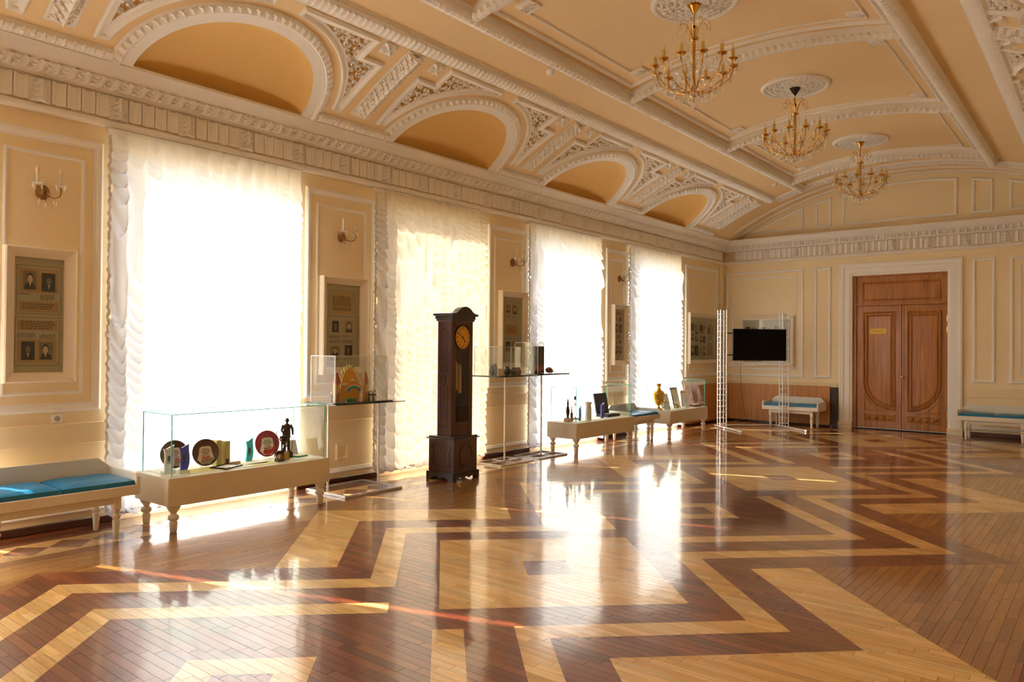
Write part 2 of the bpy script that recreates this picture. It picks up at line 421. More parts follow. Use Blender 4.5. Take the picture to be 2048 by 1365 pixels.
def area(p): return .5*sum(p[i][0]*p[(i+1) % len(p)][1]-p[(i+1) % len(p)][0]*p[i][1] for i in range(len(p)))
PX0, PX1, PY1 = .93, 6.72, 16.05
PW, PL, GAP = .06, .46, .0010
planks = {}
def lay(poly, cls, axis, w=PW, ln=PL, step=1.0, tag=0):
    """cut a convex area into planks running along axis"""
    o = 1-axis
    r0 = int(math.floor(min(p[o] for p in poly)/w)); r1 = int(math.floor(max(p[o] for p in poly)/w))
    for r in range(r0, r1+1):
        q = clip(clip(poly, o, r*w+GAP, True), o, (r+1)*w-GAP, False) if len(poly) > 2 else []
        if not q: continue
        off = (r*w*step) % ln if step else (hash((r*7919+tag*31) & 0xffff) * .377) % ln
        k0 = int(math.floor((min(p[axis] for p in q)-off)/ln)); k1 = int(math.floor((max(p[axis] for p in q)-off)/ln))
        for k in range(k0, k1+1):
            s_ = clip(clip(q, axis, off+k*ln+GAP, True), axis, off+(k+1)*ln-GAP, False)
            if s_ and abs(area(s_)) > 2e-5:
                planks.setdefault((r, k, cls, axis, tag), []).append(s_)
def make_floor():
    base = set()
    for t in (0, .185, .46): base |= {-.36+t, 1.05+t, -1.10-t, .335-t}
    base |= {.1, 1.51, 1.96, -2.01, -1.56, -.125, .8, -.8, .167, -.167}
    for x in (.33, -.33, .15, -.15, -.685, 1.11, -1.16, -.98, .93, .65): base.add(LAT/2+x)
    vals = sorted({round(x % LAT, 5) for x in base})
    ext = [v+k*LAT for k in range(-4, 5) for v in vals]; ext = np.array(sorted(ext))
    mid = (ext[:-1]+ext[1:])/2
    Am, Bm = np.meshgrid(mid, mid, indexing='ij')
    cls = classify(Am, Bm)
    Xm = AX[0]*Am+AX[1]*Bm+AX[2]; Ym = AY[0]*Am+AY[1]*Bm+AY[2]
    ok = (Xm > PX0-.8) & (Xm < PX1+.8) & (Ym > YB-.8) & (Ym < PY1+.8)
    cls = np.where(ok, cls, -1); N = len(mid); done = ~ok
    for i in range(N):
        for j in range(N):
            if done[i, j]: continue
            c = cls[i, j]; i2 = i
            while i2+1 < N and cls[i2+1, j] == c and not done[i2+1, j]: i2 += 1
            j2 = j
            while j2+1 < N and (cls[i:i2+1, j2+1] == c).all() and not done[i:i2+1, j2+1].any(): j2 += 1
            done[i:i2+1, j:j2+1] = True
            a0, a1, b0, b1 = ext[i], ext[i2+1], ext[j], ext[j2+1]
            poly = [ab2w(a0, b0), ab2w(a1, b0), ab2w(a1, b1), ab2w(a0, b1)]
            for ax, l, g in ((0, PX0, True), (0, PX1, False), (1, YB, True), (1, PY1, False)):
                if poly: poly = clip(poly, ax, l, g)
            if poly: lay(poly, int(c), 1 if c == 2 else 0, step=0 if c == 2 else 1.0)
    # borders: dark and light strips and a row of diamonds along the long walls
    XM = (PX0+PX1)/2
    def strip(x0, x1, cl, tag):
        for m in (0, 1):
            a, b = (x0, x1) if m == 0 else (2*XM-x1, 2*XM-x0)
            b = min(b, XR)
            lay([(a, YB), (b, YB), (b, YF), (a, YF)], cl, 1, w=.05, ln=.7, step=0, tag=tag+m)
    strip(0.0, .36, 0, 10); strip(.36, .395, 1, 12); strip(.74, .78, 1, 14); strip(.78, PX0, 0, 16)
    lay([(PX0, PY1), (PX1, PY1), (PX1, YF), (PX0, YF)], 0, 0, step=0, tag=20)
    p = .322; hx = .1725; n0 = int((-1.0-2.137)/p)
    for m in (0, 1):
        for i in range(n0, int((YF-2.137)/p)):
            yc = 2.137+i*p; xc = .5675 if m == 0 else 2*XM-.5675; g = .001
            planks[('dm', m, i)] = [[(xc, yc-p/2+g), (xc+hx-g, yc), (xc, yc+p/2-g), (xc-hx+g, yc)]]
            for sx in (-1, 1):
                t = [(xc+sx*hx, yc+g), (xc+sx*hx, yc+p-g), (xc+sx*g, yc+p/2)]
                if area(t) < 0: t.reverse()
                planks[('dl', m, i, sx)] = [t]
    LIGHT = [srgb(240, 198, 126), srgb(233, 187, 113), srgb(244, 206, 140), srgb(227, 179, 105)]
    DARK = [srgb(124, 58, 28), srgb(104, 46, 23), srgb(138, 68, 33), srgb(114, 48, 28), srgb(128, 68, 36)]
    BROWN = [srgb(162, 108, 42), srgb(150, 98, 37), srgb(170, 116, 48), srgb(144, 93, 35)]
    sub = MB(); sub.box(-.55, XR+1.6, YB-.2, YF+.3, -.12, -.007)
    floor = sub.build('floor', 'subfloor', None, smooth=False, kind='structure')
    items = []
    fx, fy = -math.sin(rad(39)), math.cos(rad(39))
    for key, polys in planks.items():
        cx = sum(q[0] for q in polys[0])/len(polys[0]); cyy = sum(q[1] for q in polys[0])/len(polys[0])
        dx, dy = cx-7.12, cyy; z = dx*fx+dy*fy; xs = (dx*fy-dy*fx)
        A = sum(abs(area(q)) for q in polys); vis = 0
        if z > 2.2 and abs(xs/z) < .70: vis = A*1.6/(z**3)
        items.append((vis, key, polys, cx, cyy))
    items.sort(key=lambda t: -t[0])
    def emit(polys, key, cx, cyy, V, F, C, U):
        r = random.Random(str(key)); cl = key[2] if not isinstance(key[0], str) else (0 if key[0] == 'dm' else 1)
        pal = (DARK, LIGHT, BROWN)[cl]; c = pal[r.randrange(len(pal))]; k = 1+r.uniform(-.16, .16)*(1, .8, .6)[cl]
        c = tuple(min(1, x*k) for x in c[:3])+(1,)
        ax = key[3] if not isinstance(key[0], str) else 0
        tx, ty, tz = r.uniform(-.0022, .0022), r.uniform(-.0022, .0022), -abs(r.gauss(0, .00012))
        ou, ov = r.uniform(0, 50), r.uniform(0, 50)
        for q in polys:
            if area(q) < 0: q = q[::-1]
            n = len(q); o = len(V)
            for (x, y) in q: V.append((x, y, tz+tx*(x-cx)*.5+ty*(y-cyy)*.5-.0004))
            for (x, y) in q: V.append((x, y, -.0068))
            fs = [tuple(range(o, o+n))]+[(o+i, o+n+i, o+n+(i+1) % n, o+(i+1) % n) for i in range(n)]
            for f in fs:
                F.append(f)
                for i in f:
                    C.extend(c); x, y = V[i][0], V[i][1]
                    U.extend(((x if ax == 0 else y)+ou, (y if ax == 0 else x)+ov))
    def finish(name, V, F, C, U, **pr):
        me = bpy.data.meshes.new(name); me.from_pydata(V, [], F); me.materials.append(MATS['parquet'])
        a = me.attributes.new('pc', 'FLOAT_COLOR', 'CORNER'); a.data.foreach_set('color', C)
        u = me.uv_layers.new(name='UVMap'); u.data.foreach_set('uv', U); me.update()
        return link(name, me, floor, **pr)
    for vis, key, polys, cx, cyy in items[:300]:
        V, F, C, U = [], [], [], []; emit(polys, key, cx, cyy, V, F, C, U); finish('plank', V, F, C, U)
    V, F, C, U = [], [], [], []
    for vis, key, polys, cx, cyy in items[300:]: emit(polys, key, cx, cyy, V, F, C, U)
    finish('parquet_planks', V, F, C, U, kind='stuff', label='parquet planks of light, dark and brown wood laid in zigzag bands and squares')
    return floor
FLOOR = make_floor()

# ---------------------------------------------------------------- walls
m = MB(); ys = [YB]+[t for o in OPEN for t in o]+[YF+.35]
for i in range(0, len(ys), 2): m.box(-WT, 0, ys[i], ys[i+1], 0, 5.6)
for a, b in OPEN: m.box(-WT, 0, a, b, 0, OZ0); m.box(-WT, 0, a, b, OZ1, 5.6)
WALL_L = m.build('wall_left', 'wall_paint', None, smooth=False, kind='structure')
DX0, DX1, DZ = 2.83, 4.57, 3.185
m = MB(); m.box(0, DX0, YF, YF+.35, 0, 5.6); m.box(DX1, XR, YF, YF+.35, 0, 5.6); m.box(DX0, DX1, YF, YF+.35, DZ, 5.6); m.box(DX0, DX1, YF+.25, YF+.35, 0, DZ)
WALL_F = m.build('wall_far', 'wall_paint', None, smooth=False, kind='structure')
m = MB(); m.box(XR, XR+.35, 1.7, YF+.35, 0, 5.6); m.box(XR, XR+.35, YB, -1.7, 0, 5.6); m.box(XR, XR+.35, -1.7, 1.7, 2.7, 5.6)
m.box(XR+.35, XR+1.6, 1.7, 1.8, 0, 2.8); m.box(XR+.35, XR+1.6, -1.8, -1.7, 0, 2.8); m.box(XR+1.5, XR+1.6, -1.7, 1.7, 0, 2.8); m.box(XR+.35, XR+1.6, -1.7, 1.7, 2.7, 2.8)
m.build('wall_right', 'wall_paint', None, smooth=False, kind='structure')
m = MB(); m.box(-.35, XR+.35, YB-.3, YB, 0, 5.6); m.build('wall_back', 'wall_paint', None, smooth=False, kind='structure')

PROF_OUT = [(0, 0), (0, .018), (.02, .03), (.042, .026), (.055, .012), (.072, .012), (.076, 0)]
PROF_IN = [(0, 0), (0, .01), (.012, .015), (.024, .01), (.03, 0)]
PROF_MID = [(0, 0), (0, .015), (.02, .028), (.045, .02), (.05, 0)]
PIERS = [(-1.12, -.13), (1.97, 2.895), (5.065, 6.09), (8.21, 9.17), (11.29+.16, 12.22), (14.62, 16.25)]
for (a, b) in PIERS:
    MB().sweep(rect(a, b, 1.02, 3.42), PROF_OUT, LW).build('panel_moulding', 'trim_white', WALL_L)
    MB().sweep(rect(a+.15, b-.15, 1.17, 3.245), PROF_IN, LW).build('panel_moulding', 'trim_white', WALL_L)
seg = [(ys[i], ys[i+1]) for i in range(0, len(ys), 2)]
for a, b in seg[1:]:
    b = min(b, YF)
    MB().box(0, .028, a, b, .73, .918, .008).build('dado_rail', 'wall_band', WALL_L)
    q = MB(); q.sweep([(a, .118), (b, .118)], [(0, 0), (.0, .012), (.016, .022), (.03, .018), (.055, .012), (.062, 0)], LW, closed=False); q.build('skirting_moulding', 'trim_white', WALL_L)
for (y0, y1) in ((5.52, 5.70), (8.62, 8.78)):
    MB().sweep(rect(y0, y1, .27, .455), PROF_IN, LW).build('wall_plate', 'wall_paint', WALL_L)
m = MB(); m.box(.0, .05, YF-.22, YF-.06, .918, 3.58, .006); m.build('corner_pilaster', 'wall_paint', WALL_L)
m = MB()
for a, b in seg: m.box(0, .03, a, min(b, YF), 0, .068, .006)
m.build('baseboard_left', 'base_dark', None, kind='structure')
m = MB(); m.box(.03, 2.56, YF-.03, YF, 0, .08, .006); m.box(4.82, XR, YF-.03, YF, 0, .08, .006); m.build('baseboard_far', 'base_dark', None, kind='structure')
# far wall panels
for (a, b) in ((.07, 1.835), (5.58, 7.35)):
    MB().sweep(rect(a, b, 1.015, 3.385), PROF_MID, FWm).build('panel_moulding', 'trim_white', WALL_F)
    MB().sweep(rect(a+.15, b-.15, 1.17, 3.235), PROF_IN, FWm).build('panel_moulding', 'trim_white', WALL_F)
for (a, b) in ((2.058, 2.402), (4.983, 5.35)):
    MB().sweep(rect(a, b, 1.02, 3.39), PROF_MID, FWm).build('panel_moulding', 'trim_white', WALL_F)
for (a, b) in ((0, 2.56), (4.84, XR)):
    MB().box(a, b, YF-.028, YF, .735, .91, .008).build('dado_rail', 'wall_band', WALL_F)
    MB().sweep([(a, .118), (b, .118)], [(0, 0), (.0, .012), (.016, .022), (.03, .018), (.055, .012), (.062, 0)], FWm, closed=False).build('skirting_moulding', 'trim_white', WALL_F)
def lun_panel(x0, x1, n=8):
    t = [(x0+(x1-x0)*(1-i/n), vz(x0+(x1-x0)*(1-i/n))-.125) for i in range(n+1)]
    return [(x0, 4.255), (x1, 4.255)]+t
for (a, b) in ((2.065, 2.405), (2.62, 4.73), (4.97, 5.317), (5.57, 7.05), (.68, 1.82)):
    pth = lun_panel(a, b) if a != .68 and b != 7.05 else None
    if a == .68: pth = [(.66, 4.255), (1.82, 4.255)]+[(1.82-1.1*i/8, vz(1.82-1.1*i/8)-.1) for i in range(8)]
    if b == 7.05: pth = [(5.57, 4.255), (7.02, 4.255)]+[(6.95-1.38*i/8, vz(6.95-1.38*i/8)-.1) for i in range(9)]
    MB().sweep(pth, PROF_MID, FWm).build('lunette_panel_moulding', 'trim_white', WALL_F)
# door surround
m = MB(); AP = [(0, 0), (0, .05), (.03, .06), (.06, .045), (.09, .05), (.10, .03), (.2, .035), (.22, .02), (.25, .015), (.25, -.06)]
m.sweep([(4.82, .07), (4.82, 3.42), (2.575, 3.42), (2.575, .07)], AP, FWm, closed=False)
m.build('trim_2', 'trim_white', None, kind='structure')
m = MB(); m.box(2.56, 2.835, YF-.075, YF, .068, .125, .005); m.box(4.565, 4.835, YF-.075, YF, .068, .125, .005); m.box(2.56, 2.835, YF-.07, YF, 0, .068); m.box(4.565, 4.835, YF-.07, YF, 0, .068)
m.build('trim_3', 'wall_paint', None, kind='structure')

# ---------------------------------------------------------------- door
def make_door():
    yd = YF+.085
    d = root_struct('door_1', (3.7, yd, 0)); ox = 3.7
    def D(u, v, h): return (u-ox, -h, v)
    def bx(mb, x0, x1, z0, z1, h0, h1, b=.004): return mb.box(x0-ox, x1-ox, -h1, -h0, z0, z1, b)
    m = MB(); bx(m, DX0, 2.892, 0, DZ, -.05, .035); bx(m, 4.562, DX1, 0, DZ, -.05, .035); bx(m, 2.892, 4.562, 3.14, DZ, -.05, .035); bx(m, 2.892, 4.562, 2.545, 2.585, -.05, .04)
    m.build('door_frame', 'door_wood', d, smooth=False)
    m = MB(); bx(m, 2.892, 4.562, 2.585, 3.14, -.04, .0); t = m.build('transom', 'door_wood', d, smooth=False)
    MB().sweep(rect(3.003, 4.434, 2.635, 3.027), [(0, 0), (0, .018), (.014, .026), (.028, .01), (.045, 0)], D).build('panel_moulding', 'door_wood', t)
    for sgn in (-1, 1):
        x0, x1 = (2.897, 3.742) if sgn < 0 else (3.752, 4.557)
        def mx(x): return x if sgn < 0 else (2.897+3.742+3.752+4.557)/2-x   # mirrored about the meeting stile
        m = MB(); bx(m, x0, x1, .02, 2.54, -.04, .0); leaf = m.build('door_leaf', 'door_wood', d, smooth=False)
        st = MB(); bx(st, *( (3.70, 3.742) if sgn < 0 else (3.752, 3.79)), .02, 2.54, 0, .014); st.build('meeting_stile', 'door_wood', leaf, smooth=False)
        P = [(3.63, .39), (3.63, 2.42), (3.02, 2.42), (3.02, .95)]+[(3.63-.61*math.cos(rad(10+70*i/8)), .95-.56*math.sin(rad(10+70*i/8))) for i in range(9)]
        P = [(mx(a), b) for a, b in P]
        if area(P) < 0: P = P[::-1]
        for o in (0, .06):
            pr = [(o, 0), (o, .02), (o+.016, .03), (o+.034, .012), (o+.042, 0)]
            MB().sweep(P, pr, D).build('panel_moulding', 'door_wood', leaf)
        T = [(3.03, .80), (3.03, .36), (3.47, .36), (3.28, .43), (3.13, .58)]; T = [(mx(a), b) for a, b in T]
        if area(T) < 0: T = T[::-1]
        MB().sweep(T, [(0, 0), (0, .01), (.02, .012), (.03, 0)], D).build('corner_moulding', 'door_wood', leaf)
        R_ = sorted((mx(3.035), mx(3.64)))
        MB().sweep(rect(R_[0], R_[1], .165, .31), [(0, 0), (0, .01), (.012, .012), (.02, -.004)], D).build('panel_moulding', 'door_wood', leaf)
        wq = (R_[1]-R_[0]-.05)/4
        for k in range(4):
            a = R_[0]+.025+k*wq+.006; b = a+wq-.012
            q = MB(); q.add([D(a, .185, 0), D(b, .185, 0), D(b, .29, 0), D(a, .29, 0), D((a+b)/2, .2375, .034)], [(0, 1, 4), (1, 2, 4), (2, 3, 4), (3, 0, 4)])
            q.build('diamond_boss', 'door_wood', leaf, smooth=False)
        if sgn > 0:
            h = MB(); h.lathe([(.022, 0), (.024, .004), (.01, .008), (.008, .03), (.022, .04), (.028, .052), (.02, .064), (.004, .068)], 12, mp=lambda x, y, z: (3.775-ox+x, -.014-z, 1.086+y))
            h.build('door_knob', 'brass', leaf)
            for zz in (1.98, 2.2, .3):
                g = MB(); g.lathe([(.008, 0), (.01, .02), (.01, .1), (.008, .12)], 8, (4.552-ox, -.012, zz)); g.build('hinge', 'brass', leaf)
        else:
            pl = MB(); bx(pl, 3.143, 3.472, 1.956, 2.072, .0, .012, .003); p = pl.build('name_plate', 'brass_dull', leaf, label='brass name plate')
            tx = MB(); tx.col = srgb(120, 84, 40)
            for k, (u0, u1) in enumerate(((3.20, 3.41), (3.18, 3.43))): tx.box(u0-ox, u1-ox, -.0128, -.0118, 2.022-k*.026, 2.030-k*.026)
            tx.build('engraved_lines', 'print', p, smooth=False)
make_door()

# ---------------------------------------------------------------- windows behind the curtains; first two unseen, added to light the room
for i, (a, b) in enumerate(OPEN):
    rt = root_struct('window_%d' % (i+1), (-WT+.06, (a+b)/2, OZ0)); w2 = (b-a)/2; hh = OZ1-OZ0
    f = MB()
    for (y0, y1, z0, z1) in ((-w2, -w2+.05, 0, hh), (w2-.05, w2, 0, hh), (-w2, w2, 0, .06), (-w2, w2, hh-.05, hh)): f.box(-.04, .03, y0, y1, z0, z1, .004)
    f.build('window_frame', 'window_white', rt, smooth=False)
    MB().box(-.004, .002, -w2+.05, w2-.05, .06, hh-.05).build('pane', 'window_glass', rt, smooth=False)
    s_ = MB(); s_.box(.0, WT-.06, -w2, w2, -.001, .012, .003); s_.build('window_sill', 'trim_white', rt)

# ---------------------------------------------------------------- entablature round the room
EP = [(0, 3.575), (.05, 3.578), (.062, 3.60), (.046, 3.632), (.03, 3.64), (.03, 3.868), (.06, 3.875), (.075, 3.893), (.1, 3.90), (.19, 3.975), (.2, 3.985), (.206, 3.99), (.272, 4.068), (.287, 4.075), (.288, 4.10), (.0, 4.10)]
m = MB(); m.sweep([(XR, YB), (XR, YF), (0, YF), (0, YB)], EP, lambda x, y, h: (x, y, h)); TRIM = m.build('trim_1', 'plaster', None, kind='structure', ang=25)
def flute_mesh():
    m = MB(); w_, h_ = .1, .205; pr = [(0, 0), (0, .028), (.010, .034), (.02, .028), (.032, .01), (.05, .004), (.068, .01), (.08, .028), (.09, .034), (.1, .028), (.1, 0)]
    v = []; n = len(pr)
    for z in (.008, h_-.012): v += [(d, (u-.05)*1.1, z) for u, d in pr]
    v += [(min(d, .021) if .02 < u < .08 else d, (u-.05)*1.1, h_) for u, d in pr]
    f = [(k*n+i, k*n+i+1, (k+1)*n+i+1, (k+1)*n+i) for k in range(2) for i in range(n-1)]+[tuple(range(n))[::-1], tuple(2*n+i for i in range(n))]
    m.add(v, f)
    return m.mesh('flute', 'plaster', True, 30)
def leaf_relief(mb, w_, h_, dep, lobes, mp, nu=8, nv=16, tip=.35):
    """carved acanthus leaf: base at v=0, tip at v=h"""
    v = []
    for j in range(nv+1):
        t = j/nv; hw = w_/2*(.62+.38*abs(math.sin(PI*lobes*t+.4)))*(1-tip*t**4)
        for i in range(nu+1):
            x = -1+2*i/nu
            gg = ((t+.28*abs(x))*lobes) % 1.0; gv = 1-.72*math.exp(-(min(gg, 1-gg)/.14)**2)*min(1, abs(x)*2.2)
            d = dep*(.3+.7*math.sqrt(max(0, 1-x*x)))*gv*(1 if 0 < j < nv else .3)+dep*.18*math.exp(-(x/.14)**2)
            if i in (0, nu): d = 0
            v.append(mp(x*hw, t*h_-abs(x)*.12*h_/lobes, d))
    f = [(j*(nu+1)+i, j*(nu+1)+i+1, (j+1)*(nu+1)+i+1, (j+1)*(nu+1)+i) for j in range(nv) for i in range(nu)]
    mb.add(v, f)
FL = flute_mesh()
q = MB(); q.box(0, .012, -.084, .084, .004, .214, .003)
leaf_relief(q, .15, .20, .055, 4, lambda a, b, c: (.012+c, a, .008+b), 8, 24); BL = q.mesh('acanthus_block', 'plaster_carved')
def ribbon_mesh():
    m = MB(); v = []; nu, nv = 4, 5
    for j in range(nv+1):
        t = j/nv
        for i in range(nu+1):
            x = i/nu; b = .034*math.sin(PI*x)**.6*(.5+.5*math.sin(PI*(.1+.8*t)))
            p = .1+.09*t+b*.64; z = 3.90+.075*t-b*.77
            v.append((p, (x-.5)*.066+.045*(t-.5)+.012*math.sin(2*PI*t), z))
    f = [(j*(nu+1)+i, j*(nu+1)+i+1, (j+1)*(nu+1)+i+1, (j+1)*(nu+1)+i) for j in range(nv) for i in range(nu)]
    m.add(v, f); return m.mesh('cable_ribbon', 'plaster')
RB = ribbon_mesh()
def coin(mb, u, place):
    for k in range(3):
        t = .2+.3*k; pv = []
        for du, b in ((-.022, 0), (-.012, .024), (.012, .024), (.022, 0)):
            for dt in (-.1, .1): pv.append(place(.1+.09*(t+dt)+b*.64, u+du+.045*(t+dt-.5), 3.90+.075*(t+dt)-b*.77))
        mb.add(pv, [(0, 2, 3, 1), (2, 4, 5, 3), (4, 6, 7, 5), (0, 4, 6, 2) if False else (0, 2, 4, 6), (1, 7, 5, 3)])
MB().sweep([(XR, YB), (XR, YF), (0, YF), (0, YB)], [(.0305, 3.645), (.0315, 3.646), (.0315, 3.864), (.0305, 3.865)], lambda x, y, h: (x, y, h)).build('frieze_ground', 'frieze_ground', TRIM, smooth=False)
cm = MB()
k0 = int((-1.0-2.28)/.642)
for k in range(k0, 23):
    y = 2.28+.642*k
    if y > 16.3: break
    link('acanthus_block', BL, TRIM, (.03, y+.086, 3.645))
    for j in range(4):
        yy = y+.172+.1175*(j+.5)
        if yy < 16.45: link('flute', FL, TRIM, (.03, yy, 3.65))
for k in range(12):
    x = .30+.642*k
    link('acanthus_block', BL, TRIM, (x+.086, YF-.03, 3.645), -PI/2)
    for j in range(4):
        xx = x+.172+.1175*(j+.5)
        if xx < 7.6: link('flute', FL, TRIM, (xx, YF-.03, 3.65), -PI/2)
for k in range(145):
    y = -.9+.12*k
    if y > 16.35: break
    link('cable_ribbon', RB, TRIM, (0, y, 0)); coin(cm, y+.06, lambda p, u, z: (p, u, z))
for k in range(62):
    x = .22+.12*k
    if x > 7.5: break
    link('cable_ribbon', RB, TRIM, (x, YF, 0), -PI/2); coin(cm, x+.06, lambda p, u, z: (u, YF-p, z))
cm.build('bead_course', 'plaster', TRIM, kind='stuff')

# ---------------------------------------------------------------- vaulted ceiling
RC = [-3.80, -.72, 2.36, 5.44, 8.52, 11.60, 14.68]     # rib lines
LC = [-2.26, .82, 3.90, 6.98, 10.06, 13.14]            # lunettes
S0 = -3.78
def ring_zone(mb, mp, y0, hw, top, r, nr=6, na=40):
    ang = sorted(set([180.*i/na for i in range(na+1)]+[math.degrees(math.atan2(top, hw)), 180-math.degrees(math.atan2(top, hw))]))
    v = []; n = len(ang)
    for a in ang:
        c, s_ = math.cos(rad(a)), math.sin(rad(a)); R_ = min(hw/abs(c) if abs(c) > 1e-6 else 9, top/s_ if s_ > 1e-6 else 9)
        for k in range(nr+1):
            q = r+(R_-r)*k/nr; v.append(mp(y0+q*c, S0+q*s_, 0))
    mb.add(v, [(i*(nr+1)+k, i*(nr+1)+k+1, (i+1)*(nr+1)+k+1, (i+1)*(nr+1)+k) for i in range(n-1) for k in range(nr)])
m = MB()
m.grid(lambda a, b: vm(YB+(YF-YB)*b, -2.55+a*(2.55+2.41)), 44, 1)
for mp in (vm, vmr):
    for y in LC: ring_zone(m, mp, y, 1.54, 1.23, .89)
    m.grid(lambda a, b: mp(YB+(YF-YB)*b, -4.14+a*(4.14+S0)), 4, 1)
    for (a0, a1) in ((YB, RC[0]), (RC[-1], YF)): m.grid(lambda a, b: mp(a0+(a1-a0)*b, S0+a*(1.23)), 12, 1)
CEIL = m.build('ceiling', 'vault_paint', None, kind='structure')
MB().box(-.35, XR+.35, YB-.3, YF+.35, 5.56, 5.7).build('roof_slab', 'vault_paint', CEIL, smooth=False)  # unseen slab added above the vault to block outside light
def leaf_units(mb, path, off, L, W, h, mp, pitch, base=0.):
    """row of tongue-shaped leaves along a path; tips point to the left normal side"""
    d = 0; nxt = pitch/2
    for i in range(len(path)-1):
        (x0, y0), (x1, y1) = path[i], path[i+1]; l = math.hypot(x1-x0, y1-y0)
        if l < 1e-9: continue
        tx, ty = (x1-x0)/l, (y1-y0)/l; nx, ny = -ty, tx
        while nxt <= d+l:
            q = nxt-d; cx, cyy = x0+tx*q, y0+ty*q
            def P(a, b, c): return mp(cx+tx*a+nx*(off+b), cyy+ty*a+ny*(off+b), base+c)
            mb.add([P(-W*.5, 0, .0), P(-W*.45, L*.5, 0), P(0, L, 0), P(W*.45, L*.5, 0), P(W*.5, 0, 0), P(0, L*.08, h*.5), P(0, L*.62, h), P(-W*.2, L*.3, h*.35), P(W*.2, L*.3, h*.35)],
                   [(0, 7, 1), (1, 7, 6), (1, 6, 2), (0, 5, 7), (5, 6, 7), (2, 6, 3), (3, 6, 8), (3, 8, 4), (4, 8, 5), (5, 8, 6)])
            nxt += pitch
        d += l
def subdiv(path, st=.2, closed=False):
    out = []; n = len(path)
    for i in range(n if closed else n-1):
        a, b = path[i], path[(i+1) % n]; k = max(1, int(math.hypot(b[0]-a[0], b[1]-a[1])/st))
        out += [(a[0]+(b[0]-a[0])*j/k, a[1]+(b[1]-a[1])*j/k) for j in range(k)]
    return out if closed else out+[path[-1]]
def curl(mb, y, s_, size, ang, hand, mp, h=.014, wd=.012, turns=1.3, n=11):
    pv = []
    for i in range(n+1):
        t = i/n; r = size*(1-.82*t); a = ang+hand*turns*2*PI*t
        cx, cyy = y+r*math.cos(a), s_+r*math.sin(a); ww = wd*(1-.4*t)
        pv += [mp(cx+ww*math.cos(a), cyy+ww*math.sin(a), .001), mp(cx, cyy, h), mp(cx-ww*math.cos(a), cyy-ww*math.sin(a), .001)]
    mb.add(pv, [(i*3+k, i*3+k+1, (i+1)*3+k+1, (i+1)*3+k) for i in range(n) for k in range(2)])
